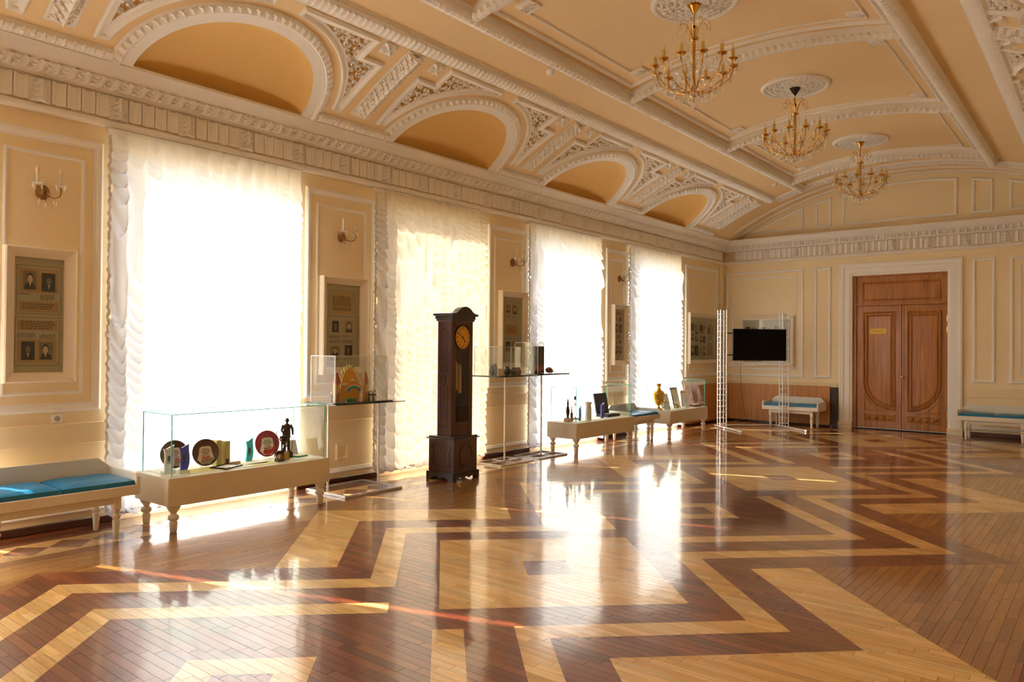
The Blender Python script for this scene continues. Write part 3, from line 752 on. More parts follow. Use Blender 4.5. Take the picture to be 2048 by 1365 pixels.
# meshes that repeat from bay to bay are built about y = 0 and shared
SH = {}
for side, mp in (('l', vm), ('r', vmr)):
    a_ = arc(0, S0, .89, 0, 180, 48)
    SH['band', side] = MB().sweep(a_, [(0, -.0), (0, .03), (-.10, .03), (-.105, .038), (-.115, .0)], mp, closed=False).mesh('lunette_band', 'plaster')
    c_ = MB(); p_ = arc(0, S0, 1.0, 0, 180, 48); c_.sweep(p_, [(0, 0), (0, .042), (-.02, .055), (-.06, .042), (-.085, .02), (-.092, 0)], mp, closed=False)
    leaf_units(c_, p_, -.088, .08, .062, .036, mp, .075, .035); SH['leaf', side] = c_.mesh('leaf_moulding', 'plaster_carved')
    n_ = MB(); n_.grid(lambda a, b: mp(.895*a*math.cos(PI*b), S0+.895*a*math.sin(PI*b), -.10*math.sqrt(max(0, 1-a**2.4))), 16, 40)
    n_.grid(lambda a, b: mp(-.895+1.79*a, S0+.002-.25*b, -.10*math.sqrt(max(0, 1-abs(2*a-1)**2.4))-.001), 24, 1); SH['niche', side] = n_.mesh('lunette_niche', 'lunette_paint')
    # spandrel frames
    for hd in (1, -1):
        pa = [(.51, -2.51), (1.40, -2.51), (1.415, -2.615)]+arc(1.54, S0, 1.175, 97, 170, 18)+[(.258, -3.592), (.25, -2.79), (.515, -2.79)]
        pa = [(hd*a, b) for a, b in pa]
        if area(pa) < 0: pa = pa[::-1]
        pp = subdiv(pa, .12, True)
        SH['span', side, hd] = MB().sweep(pp, [(0, 0), (0, .03), (.012, .042), (.035, .034), (.05, .018), (.078, .014), (.084, .002)], mp).mesh('spandrel_frame', 'plaster')
        g = MB(); st = .05; ys_ = [min(p[0] for p in pa), max(p[0] for p in pa)]
        for i in range(int((ys_[1]-ys_[0])/st)+1):
            for j in range(int(1.1/st)+1):
                yy, ss = ys_[0]+i*st, -3.6+j*st
                if inside((yy+st/2, ss+st/2), pa) and dist_edge((yy+st/2, ss+st/2), pa) > .03: g.add([mp(yy, ss, .003), mp(yy+st, ss, .003), mp(yy+st, ss+st, .003), mp(yy, ss+st, .003)], [(0, 1, 2, 3)])
        SH['spback', side, hd] = g.mesh('spandrel_ground', 'plaster_ochre')
        cu = MB(); r = random.Random(5+hd); pts = []; tries = 0
        while len(pts) < 95 and tries < 9000:
            tries += 1; p = (r.uniform(*ys_), r.uniform(-3.55, -2.55))
            if not inside(p, pa): continue
            e = dist_edge(p, pa)
            if e < .096: continue
            sz = min(.055, .02+(e-.08)*.5)
            if all(math.hypot(p[0]-o[0], p[1]-o[1]) > .55*(sz+o[2])+.022 for o in pts):
                pts.append((p[0], p[1], sz)); curl(cu, p[0], p[1], sz, r.uniform(0, 6.3), r.choice((-1, 1)), mp, h=.02+.012*r.random(), wd=.011)
        SH['curls', side, hd] = cu.mesh('carved_scrolls', 'plaster_carved')
    st = MB(); st.sweep(subdiv([(-.12, -3.575), (.115, -3.575), (.115, -2.51), (-.12, -2.51)], .2, True), [(0, 0), (0, .012), (.02, .012), (.03, .004)], mp)
    st.grid(lambda a, b: mp(-.12+.235*a, -3.575+1.065*b, .004), 1, 8)
    for k in range(6): leaf_relief(st, .215, .30, .075, 4, lambda a, b, c: mp(-.002+a, -2.53-.178*k-b if True else 0, .004+c+.012*(b/.3)), 8, 24, .5) if k < 5 else leaf_relief(st, .215, .15, .05, 3, lambda a, b, c: mp(-.002+a, -3.42-b, .004+c), 8, 8, .3)
    SH['strip', side] = st.mesh('acanthus_strip', 'plaster_carved')
    for hd in (1, -1):
        ro = MB(); yc = hd*.345; ro.grid(lambda a, b: mp(yc-.088+.176*a, -2.675+.17*b, .004), 1, 2)
        for k in range(4): 
            an = PI/4+PI/2*k
            leaf_relief(ro, .075, .1, .035, 2, lambda a, b, c: mp(yc+b*math.cos(an)-a*math.sin(an), -2.59+b*math.sin(an)+a*math.cos(an), .004+c), 4, 6, .5)
        for k in range(4):
            an = PI/2*k
            leaf_relief(ro, .05, .075, .02, 2, lambda a, b, c: mp(yc+b*math.cos(an)-a*math.sin(an), -2.59+b*math.sin(an)+a*math.cos(an), .004+c), 4, 5, .5)
        curl(ro, yc, -2.59, .018, 0, 1, mp, .045, .014, .9)
        SH['ros', side, hd] = ro.mesh('rosette', 'plaster_carved')
    fo = MB(); p_ = [(-.56, S0+.0), (.56, S0+.0)]; fo.sweep(p_, [(0, 0), (0, .03), (.03, .045), (.08, .035), (.105, .0)], mp, closed=False); leaf_units(fo, p_, .015, .085, .062, .036, mp, .075, .035)
    SH['foot', side] = fo.mesh('leaf_moulding', 'plaster_carved')
def put(key, y, **pr):
    me = SH[key]; return link(me.name.split('.')[0], me, CEIL, (0, y, 0), **pr)
for side in ('l', 'r'):
    for y in (LC if side == 'l' else LC[2:]):
        put(('niche', side), y); put(('band', side), y); put(('leaf', side), y, kind='stuff')
    for y in (RC[2:] if side == 'l' else RC[3:]):
        for hd in ((1, -1) if y < 14 else (-1,)):
            put(('span', side, hd), y); put(('spback', side, hd), y); put(('curls', side, hd), y, kind='stuff')
        for hd in (1, -1): put(('ros', side, hd), y)
        put(('strip', side), y); put(('foot', side), y, kind='stuff')
    put(('strip', side), 15.05)
    mp = vm if side == 'l' else vmr
    q = MB(); q.sweep(subdiv([(15.36, -3.55), (15.24, -3.55), (15.24, -2.55), (15.36, -2.55)], .2, True)[::-1], [(0, 0), (0, .025), (.02, .03), (.04, 0)], mp); q.build('spandrel_frame', 'plaster', CEIL)
# cove mouldings, ribs
def rib_long(s_in, s_out, dep, name, mp, y0=YB, y1=15.42, pitch=.085):
    p = [(y0, s_in), (y1, s_in)]; w_ = s_out-s_in
    m = MB(); m.sweep(p, [(-.035, 0), (-.03, dep*.25), (0, dep*.3), (0, dep*.85), (.01, dep), (w_*.5, dep*1.12), (w_, dep*.9), (w_, 0)], mp, closed=False); m.build(name, 'plaster', CEIL)
    m = MB(); leaf_units(m, [(0.5, s_in), (y1, s_in)], .012, w_-.016, .06, .028, mp, pitch, dep*.98); m.build('leaf_moulding', 'plaster_carved', CEIL, kind='stuff')
# left: s runs up towards the crown, so the inner edge is the larger s
def mneg(y, s_, d): return vm(y, -s_, d)
rib_long(1.69, 1.80, .12, 'rib_moulding', lambda y, s_, d: vm(y, -s_, d))
rib_long(1.55, 1.67, .12, 'rib_moulding', lambda y, s_, d: vm(y, s_, d))
rib_long(2.30, 2.455, .05, 'cove_moulding', lambda y, s_, d: vm(y, -s_, d), pitch=.07)
rib_long(2.23, 2.40, .05, 'cove_moulding', lambda y, s_, d: vm(y, s_, d), pitch=.07)
cr = MB(); sp = subdiv([(-.0, -1.70), (.0, 1.56)], .12)
cr.sweep(sp, [(-.06, 0), (-.055, .09), (-.05, .12), (.0, .135), (.05, .12), (.055, .09), (.06, 0)], vm, closed=False)
leaf_units(cr, [(.05, -1.69), (.05, 1.55)], 0., .1, .06, .025, vm, .085, .115)
leaf_units(cr, [(.135, -1.69), (.135, 1.55)], 0., .07, .075, .03, lambda a, b, c: vm(-.055-c, b, a), .085, 0.)
CRM = cr.mesh('cross_rib', 'plaster_carved')
for y in RC[1:]: link('cross_rib', CRM, CEIL, (0, y, 0))
fr2 = MB(); fr2.sweep(subdiv(rect(-1.375, 1.375, -1.60, 1.46), .15, True), [(0, 0), (0, .02), (.02, .032), (.045, .022), (.055, 0)], vm); FR2 = fr2.mesh('coffer_frame', 'plaster')
fr1 = MB(); fr1.sweep(subdiv(rect(-1.235, 1.235, -1.405, 1.29), .15, True), [(0, 0), (0, .012), (.012, .018), (.024, .012), (.028, 0)], vm); FR1 = fr1.mesh('coffer_line', 'plaster')
def corner_block(sy, ss):
    m = MB(); y0, s_0 = sy*1.235, (-1.405 if ss < 0 else 1.29); y1, s1 = y0-sy*.22, s_0-ss*.18
    m.box(min(y0, y1), max(y0, y1), min(s_0, s1), max(s_0, s1), 0, .02, .004, mp=lambda a, b, c: vm(a, b, c))
    r = random.Random(3)
    for k in range(9): curl(m, (y0+y1)/2+r.uniform(-.07, .07), (s_0+s1)/2+r.uniform(-.055, .055), .03, r.uniform(0, 6), r.choice((1, -1)), lambda a, b, c: vm(a, b, .018+c), .016, .009)
    return m.mesh('corner_block', 'plaster_carved')
CB = [corner_block(a, b) for a in (-1, 1) for b in (-1, 1)]
for y in LC[1:]:
    link('coffer_frame', FR2, CEIL, (0, y, 0)); link('coffer_line', FR1, CEIL, (0, y, 0))
    for c_ in CB: link('corner_block', c_, CEIL, (0, y, 0))
# end band of the vault at the far wall
q = MB(); pth = subdiv([(0, -2.30), (0, 2.22)], .12)
q.sweep(pth, [(.15, 0), (.15, .03), (.12, .04), (.03, .03), (-.10, .03), (-.14, .045), (-.15, .04), (-.15, 0)], lambda a, b, c: vm(15.57+a, b, c), closed=False)
for k in range(52):
    ss = -2.26+.087*k
    curl(q, 15.57, ss, .032, 1.57*k, 1 if k % 2 else -1, lambda a, b, c: vm(a, b, .03+c), .018, .01)
q.build('arch_band', 'plaster_carved', CEIL)
for (y_, w_, sp_) in ((16.1, .03, 3.55), (16.5, .05, 3.9)):
    q = MB(); q.sweep(subdiv([(0, -sp_), (0, sp_-.14)], .12), [(w_, 0), (w_, .02), (0, .032), (-w_, .02), (-w_, 0)], lambda a, b, c: vm(y_+a, b, c), closed=False); q.build('arch_line', 'plaster', CEIL)
# medallions
MED = [(-.09, 7.05), (-.09, 10.13), (-.09, 13.42)]
def make_medallion():
    m = MB(); R_ = .44
    m.lathe([(R_, 0), (R_, .025), (R_-.025, .042), (R_-.05, .038), (R_-.06, .02), (.02, .02)], 48)
    rim = m.mesh('medallion', 'plaster')
    g = MB(); I = lambda a, b, c: (a, b, c+.02); r = random.Random(9)
    for (rr, n, sz) in ((.335, 30, .034), (.27, 24, .033), (.2, 18, .032), (.135, 12, .03)):
        for k in range(n):
            a = 2*PI*k/n+rr*7; curl(g, rr*math.cos(a), rr*math.sin(a), sz, a+r.uniform(-.5, .5), 1 if k % 2 else -1, I, .02, .011)
    for k in range(16):
        a = 2*PI*k/16; leaf_relief(g, .04, .09, .02, 2, lambda u, v, d: (math.cos(a)*(.06+v)-math.sin(a)*u, math.sin(a)*(.06+v)+math.cos(a)*u, .02+d), 4, 5, .5)
    return rim, g.mesh('carved_scrolls', 'plaster_carved')
MR, MG = make_medallion()
for (s_, y) in MED:
    x, _, z = vm(y, s_, .0)
    o = link('medallion', MR, CEIL, (x, y, z)); o.rotation_euler = (PI, 0, 0)
    link('carved_scrolls', MG, o, kind='stuff')
# ceiling smoke detectors
def detector(px, y, s_, label):
    x, _, z = vm(y, s_, 0); o = thing('smoke_detector', label, 'detector', (x, y, z-.0))
    MB().lathe([(.05, 0), (.052, -.012), (.045, -.02), (.04, -.035), (.028, -.05), (.004, -.056)][::-1], 16).build('dome', 'plastic_white', o)
    MB().lathe([(.058, -.006), (.058, .004)], 16).build('base_ring', 'plastic_white', o)
# ================================================================== THE THINGS
detector(0, 7.07, -1.95, 'white smoke detector dome beside the ceiling rib, over the tall clock')
detector(0, 14.56, -1.98, 'white smoke detector dome beside the ceiling rib, near the television')
detector(0, 14.99, 1.70, 'white smoke detector on the ceiling beside the rib across from the windows')
# ---------------------------------------------------------------- ruched curtains
def curtain(a, b, label, cmat, seed, fine=True):
    yc = (a+b)/2; W = b-a; t = thing('ruched_curtain', label, 'curtain', (0, yc, 0))
    r = random.Random(seed); nc = int(round(W/.162)); cw = W/nc; p = .158
    zt, zb = 3.545, .05; nu = nc*(10 if fine else 5); nv = 270 if fine else 110
    ph = [r.random() for _ in range(nc)]; sg = [r.uniform(.075, .115) for _ in range(nc)]; am = [r.uniform(.85, 1.15) for _ in range(nc)]
    wob = [r.uniform(0, 6.3) for _ in range(nc)]
    V = []
    for i in range(nu+1):
        u = i/nu*nc; c = min(nc-1, int(u)); tt = 2*(u-c)-1
        q = 1-tt*tt
        for j in range(nv+1):
            z = zt+(zb-zt)*j/nv
            pp = p*(1+.18*math.sin(wob[c]+z*2.3))
            g = 1-(((z+sg[c]*q)/pp+ph[c]) % 1.0)
            bul = g**1.2 if g < .84 else (.84**1.2)*max(0., (1-g)/.16)
            top = min(1, max(0, (zt-z-.03)/.45)); top = top*top*(3-2*top)
            x = .07+.105*am[c]*(.32+.68*q)*bul*(.15+.85*top)+.014*q+.012*math.sin(5*z+wob[c])*q
            x += (1-top)*.045*q
            x -= .012*(1-q)**3
            y = -W/2+W*i/nu+.006*math.sin(z*7+c)+.010*math.sin(z*17+wob[c])*(1-q)
            if i == 0: y += .012*math.sin(z*21)
            if i >= nu-1: y = W/2-(.016 if i == nu else .03)+.003*math.sin(z*21)
            lip = (g/.84)**3 if g < .84 else max(0., (1-g)/.16)
            zz = z+(.05*tt*tt if j == nv else 0)-.045*lip*(.25+.75*q)*top*(0 if z < .12 else 1)
            V.append((x, y, zz))
    F = [(i*(nv+1)+j, (i+1)*(nv+1)+j, (i+1)*(nv+1)+j+1, i*(nv+1)+j+1) for i in range(nu) for j in range(nv)]
    m = MB(); m.add(V, F); m.build('fabric', cmat, t, ang=180)
    e = MB(); n = 120
    e.tube([(.075+.008*math.sin(i*2.1), -W/2-.004+.006*math.sin(i*1.7), .1+(3.4*i/n)) for i in range(n+1)], [.010+.006*(i % 2) for i in range(n+1)], 5); e.build('gathered_edge', 'curtain_edge', t)
    h = MB(); h.box(.005, .075, -W/2-.01, W/2+.01, 3.53, 3.565, .006); h.build('curtain_rail', 'trim_white', t)
CL = ['white ruched sheer curtain on the window farthest from the wooden door', 'white ruched sheer curtain next to the framed display above the blue bench',
      'white ruched sheer curtain behind the glass case with the round plates', 'cream ruched curtain behind the tall wooden clock',
      'white ruched sheer curtain behind the glass case with the navy folder', 'white ruched sheer curtain behind the glass case with the golden samovar']
for i, (a, b) in enumerate(CW): curtain(a, b, CL[i], 'curtain_cream' if i == 3 else ('curtain_voile' if i < 2 else 'curtain_white'), 20+i, i > 0)

# ---------------------------------------------------------------- turned legs, benches, cushions
def leg_mesh(prof, top, z0, z1, name, m_='furniture_white'):
    m = MB(); m.lathe(prof, 14)
    if top: m.box(-top, top, -top, top, z0, z1, .004)
    return m.mesh(name, m_)
BLEG = leg_mesh([(.015, 0), (.02, .012), (.029, .125), (.031, .15), (.022, .158), (.034, .172), (.036, .184), (.028, .197), (.02, .203), (.03, .214), (.031, .24)], .03, .24, .37, 'leg')
CLEG = leg_mesh([(.026, 0), (.030, .01), (.034, .07), (.034, .085), (.024, .09), (.040, .104), (.047, .122), (.04, .142), (.024, .152), (.028, .165), (.052, .2), (.06, .226)], 0, 0, 0, 'leg')
def bench(label, loc, rotz, L=1.17, D=.56):
    t = thing('upholstered_bench', label, 'bench', loc, rotz); h = L/2; d = D/2
    MB().box(d-.03, d, -h, h, .352, .432, .004).build('front_rail', 'furniture_white', t)
    MB().box(-d+.03, d-.03, -h+.03, h-.03, .385, .415, .003).build('seat_board', 'furniture_white', t)
    for s_ in (-1, 1):
        P = [(-d, .352), (d-.0005, .352), (d-.0005, .50), (d-.03, .53), (-d, .53)]
        MB().prism(P, s_*h, s_*(h-.03), lambda a, b, c: (a, c, b)).build('side_panel', 'furniture_white', t, smooth=False)
    P = [(-h+.03, .352), (h-.03, .352), (h-.03, .54), (h-.12, .615), (-h+.12, .615), (-h+.03, .54)]
    MB().prism(P, -d, -d+.03, lambda a, b, c: (c, a, b)).build('back_panel', 'furniture_white', t, smooth=False)
    for s_ in (-1, 1):
        MB().box(s_*(d-.075)-.012, s_*(d-.075)+.012, -h+.15, h-.15, .285, .372, .003).build('apron', 'furniture_white', t)
    for sx in (-1, 1):
        for sy in (-1, 1): link('leg', BLEG, t, (sx*(d-.085), sy*(h-.155), 0))
    return t
def cushion_mesh(L, D, seed):
    r = random.Random(seed); m = MB(); nx, ny = 12, 14; w = [(r.uniform(4, 12), r.uniform(4, 12), r.uniform(0, 6)) for _ in range(4)]
    def top(a, b):
        x, y = (a-.5)*D, (b-.5)*L; e = min(1, 9*min(a, 1-a)); f = min(1, 9*min(b, 1-b))
        z = .052+.022*math.sqrt(e*f)+.0025*sum(math.sin(p*x*3+q_*y*3+s_) for p, q_, s_ in w)/2*e*f
        return (x, y, z)
    m.grid(top, nx, ny)
    v = []; n = 0
    ring = [(0, i/ny) for i in range(ny)]+[(i/nx, 1) for i in range(nx)]+[(1, 1-i/ny) for i in range(ny)]+[(1-i/nx, 0) for i in range(nx)]
    k = len(ring)
    for (a, b) in ring: v.append(top(a, b))
    for (a, b) in ring: x, y, z = top(a, b); v.append((x*1.012, y*1.012, .035))
    for (a, b) in ring: x, y, z = top(a, b); v.append((x*.985, y*.985, .0))
    m.add(v, [(i, (i+1) % k, k+(i+1) % k, k+i) for i in range(k)]+[(k+i, k+(i+1) % k, 2*k+(i+1) % k, 2*k+i) for i in range(k)]+[tuple(2*k+i for i in range(k))])
    return m.mesh('bench_cushion', 'teal_vinyl', True, 60)
def cushions(b, L, D, labels):
    m = b.matrix_basis
    for i, s_ in enumerate((-1, 1)):
        o = link('bench_cushion', cushion_mesh(L/2-.045, D-.07, i+int(b.location.y*10)), None)
        p = Matrix.Rotation(b.rotation_euler.z, 4, 'Z') @ Vector((.008, s_*(L/4-.015), .4155)); o.location = b.location+p; o.rotation_euler = (0, 0, b.rotation_euler.z+rnd.uniform(-.012, .012))
        o['label'] = labels[i]; o['category'] = 'cushion'
        t = MB(); t.box(-.01, .01, -.006, .006, .0, .012); 
b1 = bench('white bench with turned legs below the wall socket', (.47, 2.335, 0), 0)
cushions(b1, 1.17, .56, ['teal vinyl cushion on the bench below the socket, end away from the glass case', 'teal vinyl cushion on the bench below the socket, end beside the glass case'])
b2 = bench('white bench between the glass case with trophies and the case with the samovar', (.44, 11.70, 0), 0, 1.06, .5)
cushions(b2, 1.06, .5, ['teal vinyl cushion on the bench between two glass cases, behind the navy folder', 'teal vinyl cushion on the bench between two glass cases, end by the samovar'])
b3 = bench('white bench in front of the leaning wooden board', (1.82, 16.02, 0), -PI/2, 1.16, .54)
cushions(b3, 1.16, .54, ['teal vinyl cushion on the bench by the board, end toward the television stand', 'teal vinyl cushion on the bench by the board, end toward the door'])
b4 = bench('white bench beside the white door surround', (5.41, 16.05, 0), -PI/2, 1.17, .54)
cushions(b4, 1.17, .54, ['teal vinyl cushion on the bench beside the door surround, end touching the surround', 'teal vinyl cushion on the bench beside the door surround, end away from it'])

# ---------------------------------------------------------------- glass display cases
def glass_case(label, x0, x1, y0, y1):
    t = thing('display_case', label, 'display case', ((x0+x1)/2, (y0+y1)/2, 0)); d = (x1-x0)/2; h = (y1-y0)/2
    b = MB(); b.box(-d, d, -h, h, .226, .468, .003); b.build('body', 'laminate', t)
    for s_ in (-1, 1):
        MB().box(-d+.006, d-.006, s_*h-.0018*(1 if s_ < 0 else -1)-.002, s_*h+.002, .23, .464).build('end_panel', 'laminate', t, smooth=False)
    for sx in (-1, 1):
        for sy in (-1, 1): link('leg', CLEG, t, (sx*(d-.06), sy*(h-.075), 0))
    i = .045; gx, gy = d-i, h-i; z0, z1 = .468, 1.0; th = .006
    for (a, b_, c, e, f, g) in ((gx-th, gx, -gy, gy, z0, z1), (-gx, -gx+th, -gy, gy, z0, z1), (-gx+th, gx-th, gy-th, gy, z0, z1), (-gx+th, gx-th, -gy, -gy+th, z0, z1), (-gx, gx, -gy, gy, z1, z1+th)):
        MB().box(a, b_, c, e, f, g).build('glass_pane', 'glass', t, smooth=False)
    E_ = .0035
    for sx in (-1, 1):
        MB().box(sx*gx-E_, sx*gx+E_, -gy, gy, z1+.001, z1+.008).build('glass_rim', 'glass_edge', t, smooth=False)
        MB().box(-gx, gx, sx*gy-E_, sx*gy+E_, z1+.001, z1+.008).build('glass_rim', 'glass_edge', t, smooth=False)
        for sy in (-1, 1): MB().box(sx*gx-E_, sx*gx+E_, sy*gy-E_, sy*gy+E_, z0, z1+.004).build('glass_rim', 'glass_edge', t, smooth=False)
    MB().box(-gx+.03, gx-.03, -gy+.03, gy-.03, .468, .472).build('display_board', 'paper', t, smooth=False)
    return t
glass_case('long white glass case on turned legs holding round award plates', .26, .875, 3.10, 4.77)
glass_case('long white glass case on turned legs holding trophies and a navy folder', .22, .78, 9.40, 11.13)
glass_case('white glass case on turned legs holding a golden samovar', .20, .755, 12.50, 14.10)
ZT = .4725

# ---- contents of the first case
def award_plate(label, x, y, r, rim, face, accent, red=False):
    t = thing('award_plate', label, 'plate', (x, y, ZT), -.10)
    tilt = rad(9)
    def M(a, b, c): # a right (along -y seen from the room), b up, c out
        bb = b+r+.012; return (c*math.cos(tilt)-bb*math.sin(tilt)+.03, a, bb*math.cos(tilt)+c*math.sin(tilt))
    m = MB(); m.col = rim; m.lathe([(r*.55, -.012), (r*.98, .002), (r, .008), (r*.97, .010), (r*.9, .006), (.001, .004)], 40, mp=lambda X, Y, Z: M(X, Y, Z)); m.build('plate_body', 'glazed', t)
    f = MB(); f.col = face
    P = [(-.62*r, -.5*r), (-.3*r, -.84*r), (.3*r, -.84*r), (.62*r, -.5*r), (.5*r, -.1*r), (.42*r, .38*r), (.2*r, .46*r), (0, .44*r), (-.2*r, .46*r), (-.42*r, .38*r), (-.5*r, -.1*r)]
    f.prism(P, .0062, .0075, M)
    f.col = srgb(120, 90, 70)
    for k in range(5): 
        hw = (.26, .32, .36, .22, .3)[k]*r; f.box(-hw, hw, .27*r-k*.11*r-.007, .27*r-k*.11*r, .0078, .0082, mp=lambda X, Y, Z: M(X, Y, Z))
    f.col = srgb(170, 40, 50)
    for k in range(2): f.box(-.3*r, .3*r, -.3*r-k*.14*r-.012, -.3*r-k*.14*r, .0078, .0082, mp=M)
    f.build('printed_text', 'glazed', t, smooth=False)
    o = MB(); o.col = accent; rr = random.Random(2)
    for k in range(7):
        a = -1.9+.16*k*(1 if not red else 1.5); o.lathe([(.022, .0076), (.02, .0095), (.002, .0105)], 8, mp=lambda X, Y, Z: M(X+.66*r*math.cos(a)*(1 if not red else 1), Y+.68*r*math.sin(a), Z))
    o.build('painted_flowers', 'glazed', t)
    s_ = MB(); s_.tube([M(-.05, -r*.6, -.02), M(-.05, -r-.006, .02), M(-.05, -r-.004, .035)], .003, 6); s_.tube([M(.05, -r*.6, -.02), M(.05, -r-.006, .02), M(.05, -r-.004, .035)], .003, 6)
    s_.tube([M(-.05, -r*.6, -.02), M(0, -r-.012, -.09), M(.05, -r*.6, -.02)], .003, 6); s_.build('plate_stand', 'plastic_white', t)
award_plate('round brown award plate behind the blue glass award', .44, 3.36, .128, srgb(66, 30, 26), srgb(226, 204, 172), srgb(150, 130, 120))
award_plate('round brown award plate beside the gilt books', .52, 3.615, .126, srgb(74, 32, 28), srgb(232, 208, 176), srgb(160, 140, 130))
award_plate('round crimson award plate behind the bronze figures', .42, 4.33, .133, srgb(172, 44, 70), srgb(240, 234, 222), srgb(200, 50, 50), True)
def wavy_award(label, x, y, h, w, m_, rot=0., base=True, name='glass_award', flip=1):
    t = thing(name, label, 'award', (x, y, ZT), rot); n = 10; z0 = .03 if base else 0.
    L_ = []; R_ = []
    for i in range(n+1):
        s_ = i/n; c = .012*math.sin(s_*3.2)*flip
        ww = w*(.36+.14*s_+.05*math.sin(s_*6))
        L_.append((-ww+c, z0+h*s_)); R_.append((ww+c, z0+h*s_+(.0 if i < n else .0)))
    topc = [(w*.42*flip+.012, z0+h*1.09), (w*.1*flip, z0+h*1.0), (-w*.2*flip, z0+h*.93)]
    P = L_[:-1]+([(L_[-1][0], z0+h*.95)])+sorted(topc, key=lambda q: q[0])+[(R_[-1][0], z0+h*1.0)]+R_[:-1][::-1]
    if area(P) < 0: P = P[::-1]
    m = MB(); m.prism(P, -.009, .009, lambda a, b, c: (c, a, b)); m.build('glass_body', m_, t, smooth=False)
    if base: MB().box(-.03, .03, -w*.55, w*.55, 0, .03, .004).build('base', 'frosted', t)
    g = MB(); g.box(.0092, .0102, -w*.2, w*.2, z0+h*.3, z0+h*.34); g.box(.0092, .0102, -w*.14, w*.16, z0+h*.38, z0+h*.62); g.build('engraving', 'navy' if m_ != 'frosted' else 'stone_dark', t, smooth=False)
    return t
wavy_award('deep blue wavy glass award on a clear base in the plate case', .70, 3.32, .21, .085, 'blue_glass', -.15)
wavy_award('clear glass award engraved with a dark portrait', .62, 3.22, .20, .10, 'frosted', .1)
wavy_award('cyan glass award with a slanted top', .50, 4.08, .21, .085, 'cyan_glass', .1, False)
def book(name, label, x, y, h, w, d, m_, rot=0., lean=0.):
    t = thing(name, label, 'book', (x, y, ZT), rot)
    MB().box(-d/2, d/2, -w/2, -w/2+.003, 0, h, .001).build('cover', m_, t, smooth=False); MB().box(-d/2, d/2, w/2-.003, w/2, 0, h, .001).build('cover', m_, t, smooth=False)
    MB().box(d/2-.003, d/2+.001, -w/2, w/2, 0, h, .001).build('spine', m_, t, smooth=False); MB().box(-d/2+.004, d/2-.003, -w/2+.003, w/2-.003, .004, h-.004).build('pages', 'paper', t, smooth=False)
book('upright_book', 'gilt upright book behind the round brown plate', .46, 3.755, .235, .05, .13, 'book_cloth')
book('upright_book', 'gilt upright book standing on the pink marble block', .47, 3.84, .22, .05, .12, 'book_cloth')
t = thing('bookend', 'small dark bookend with a pink marble block', 'bookend', (.565, 3.88, ZT)); MB().box(-.025, .025, -.06, .06, 0, .028, .003).build('marble_block', 'marble_pink', t); MB().box(-.012, .02, -.075, -.058, .0, .06, .004).build('bookend_figure', 'bronze', t)
def flat_frame(name, label, cat, x, y, rot, l, w_, m_, z=ZT):
    t = thing(name, label, cat, (x, y, z), rot); m = MB()
    m.sweep(rect(-l/2, l/2, -w_/2, w_/2), [(0, 0), (0, .014), (.012, .016), (.018, .008), (.018, 0)], lambda a, b, c: (b, a, c)); m.build('frame', m_, t)
    MB().box(-w_/2+.016, w_/2-.016, -l/2+.016, l/2-.016, 0, .006).build('certificate', 'paper', t, smooth=False)
flat_frame('lying_frame', 'thin wooden framed certificate lying flat in the plate case', 'certificate', .68, 3.74, .45, .25, .18, 'clock_dark')
def sheet(label, x, y, l, w_, rot, m_='paper', z=ZT, th=.002, name='paper_sheet'):
    o = MB().box(-w_/2, w_/2, -l/2, l/2, 0, th).build(name, m_, None, smooth=False); o.location = (x, y, z); o.rotation_euler = (0, 0, rot); o['label'] = label; o['category'] = 'paper'
sheet('cream paper sheet lying under the blue glass award', .66, 3.50, .36, .22, .1, 'paper_yellow')
sheet('white paper sheet lying under the cyan glass award', .60, 4.02, .32, .22, -.1)
sheet('yellow paper sheet lying before the crimson plate', .72, 4.10, .26, .12, .05, 'paper_yellow')
def figure(mb, h, lean=0.):
    """small standing figure, feet at z=0"""
    s_ = h/1.75
    def T(p, r, n=8): mb.tube([(a*s_, b*s_, c*s_) for a, b, c in p], [q*s_ for q in r], n)
    T([(0, -.10, 0), (.0, -.10, .45), (0, -.08, .85)], [.07, .075, .1]); T([(0, .10, 0), (0, .10, .45), (0, .08, .85)], [.07, .075, .1])
    T([(0, 0, .72), (0, 0, .95), (.01, 0, 1.15), (.01, 0, 1.38), (.01, 0, 1.47)], [.19, .19, .18, .21, .08], 12)
    T([(0, -.2, 1.40), (.03, -.29, 1.12), (.14, -.2, .95)], [.075, .065, .05]); T([(0, .2, 1.40), (.02, .30, 1.14), (.06, .3, .86)], [.075, .065, .05])
    T([(0.01, 0, 1.44), (.02, 0, 1.55)], [.06, .055]); mb.ball((.03*s_, 0, 1.63*s_), .115*s_, 10, 8, (1, .9, 1.15)); mb.box(.03*s_, .2*s_, -.16*s_, -.04*s_, 0, .06*s_, .01*s_); mb.box(.03*s_, .2*s_, .04*s_, .16*s_, 0, .06*s_, .01*s_)
def statuette(label, x, y, h, base_h, bm, rot=0.):
    t = thing('statuette', label, 'statuette', (x, y, ZT), rot); MB().box(-.045, .045, -.05, .05, 0, base_h, .004).build('pedestal', bm, t)
    m = MB(); figure(m, h); m.v = [(a, b, c+base_h) for a, b, c in m.v]; m.build('figure', 'bronze', t)
    return t
statuette('tall grey bronze statuette of a standing figure in the plate case', .56, 4.47, .34, .06, 'stone_dark', -.2)
t = statuette('bronze archer statuette with a tall curved bow on a square base', .66, 4.36, .20, .075, 'brass_dull', -.3)
m = MB(); m.tube([(.03+.0*i, -.055-.03*math.sin(PI*i/12), .07+.25*i/12) for i in range(13)], [.002+.003*math.sin(PI*i/12) for i in range(13)], 6); m.tube([(.03, .06+.025*math.sin(PI*i/8), .07+.16*i/8) for i in range(9)], .003, 6); m.build('bow', 'bronze', t)
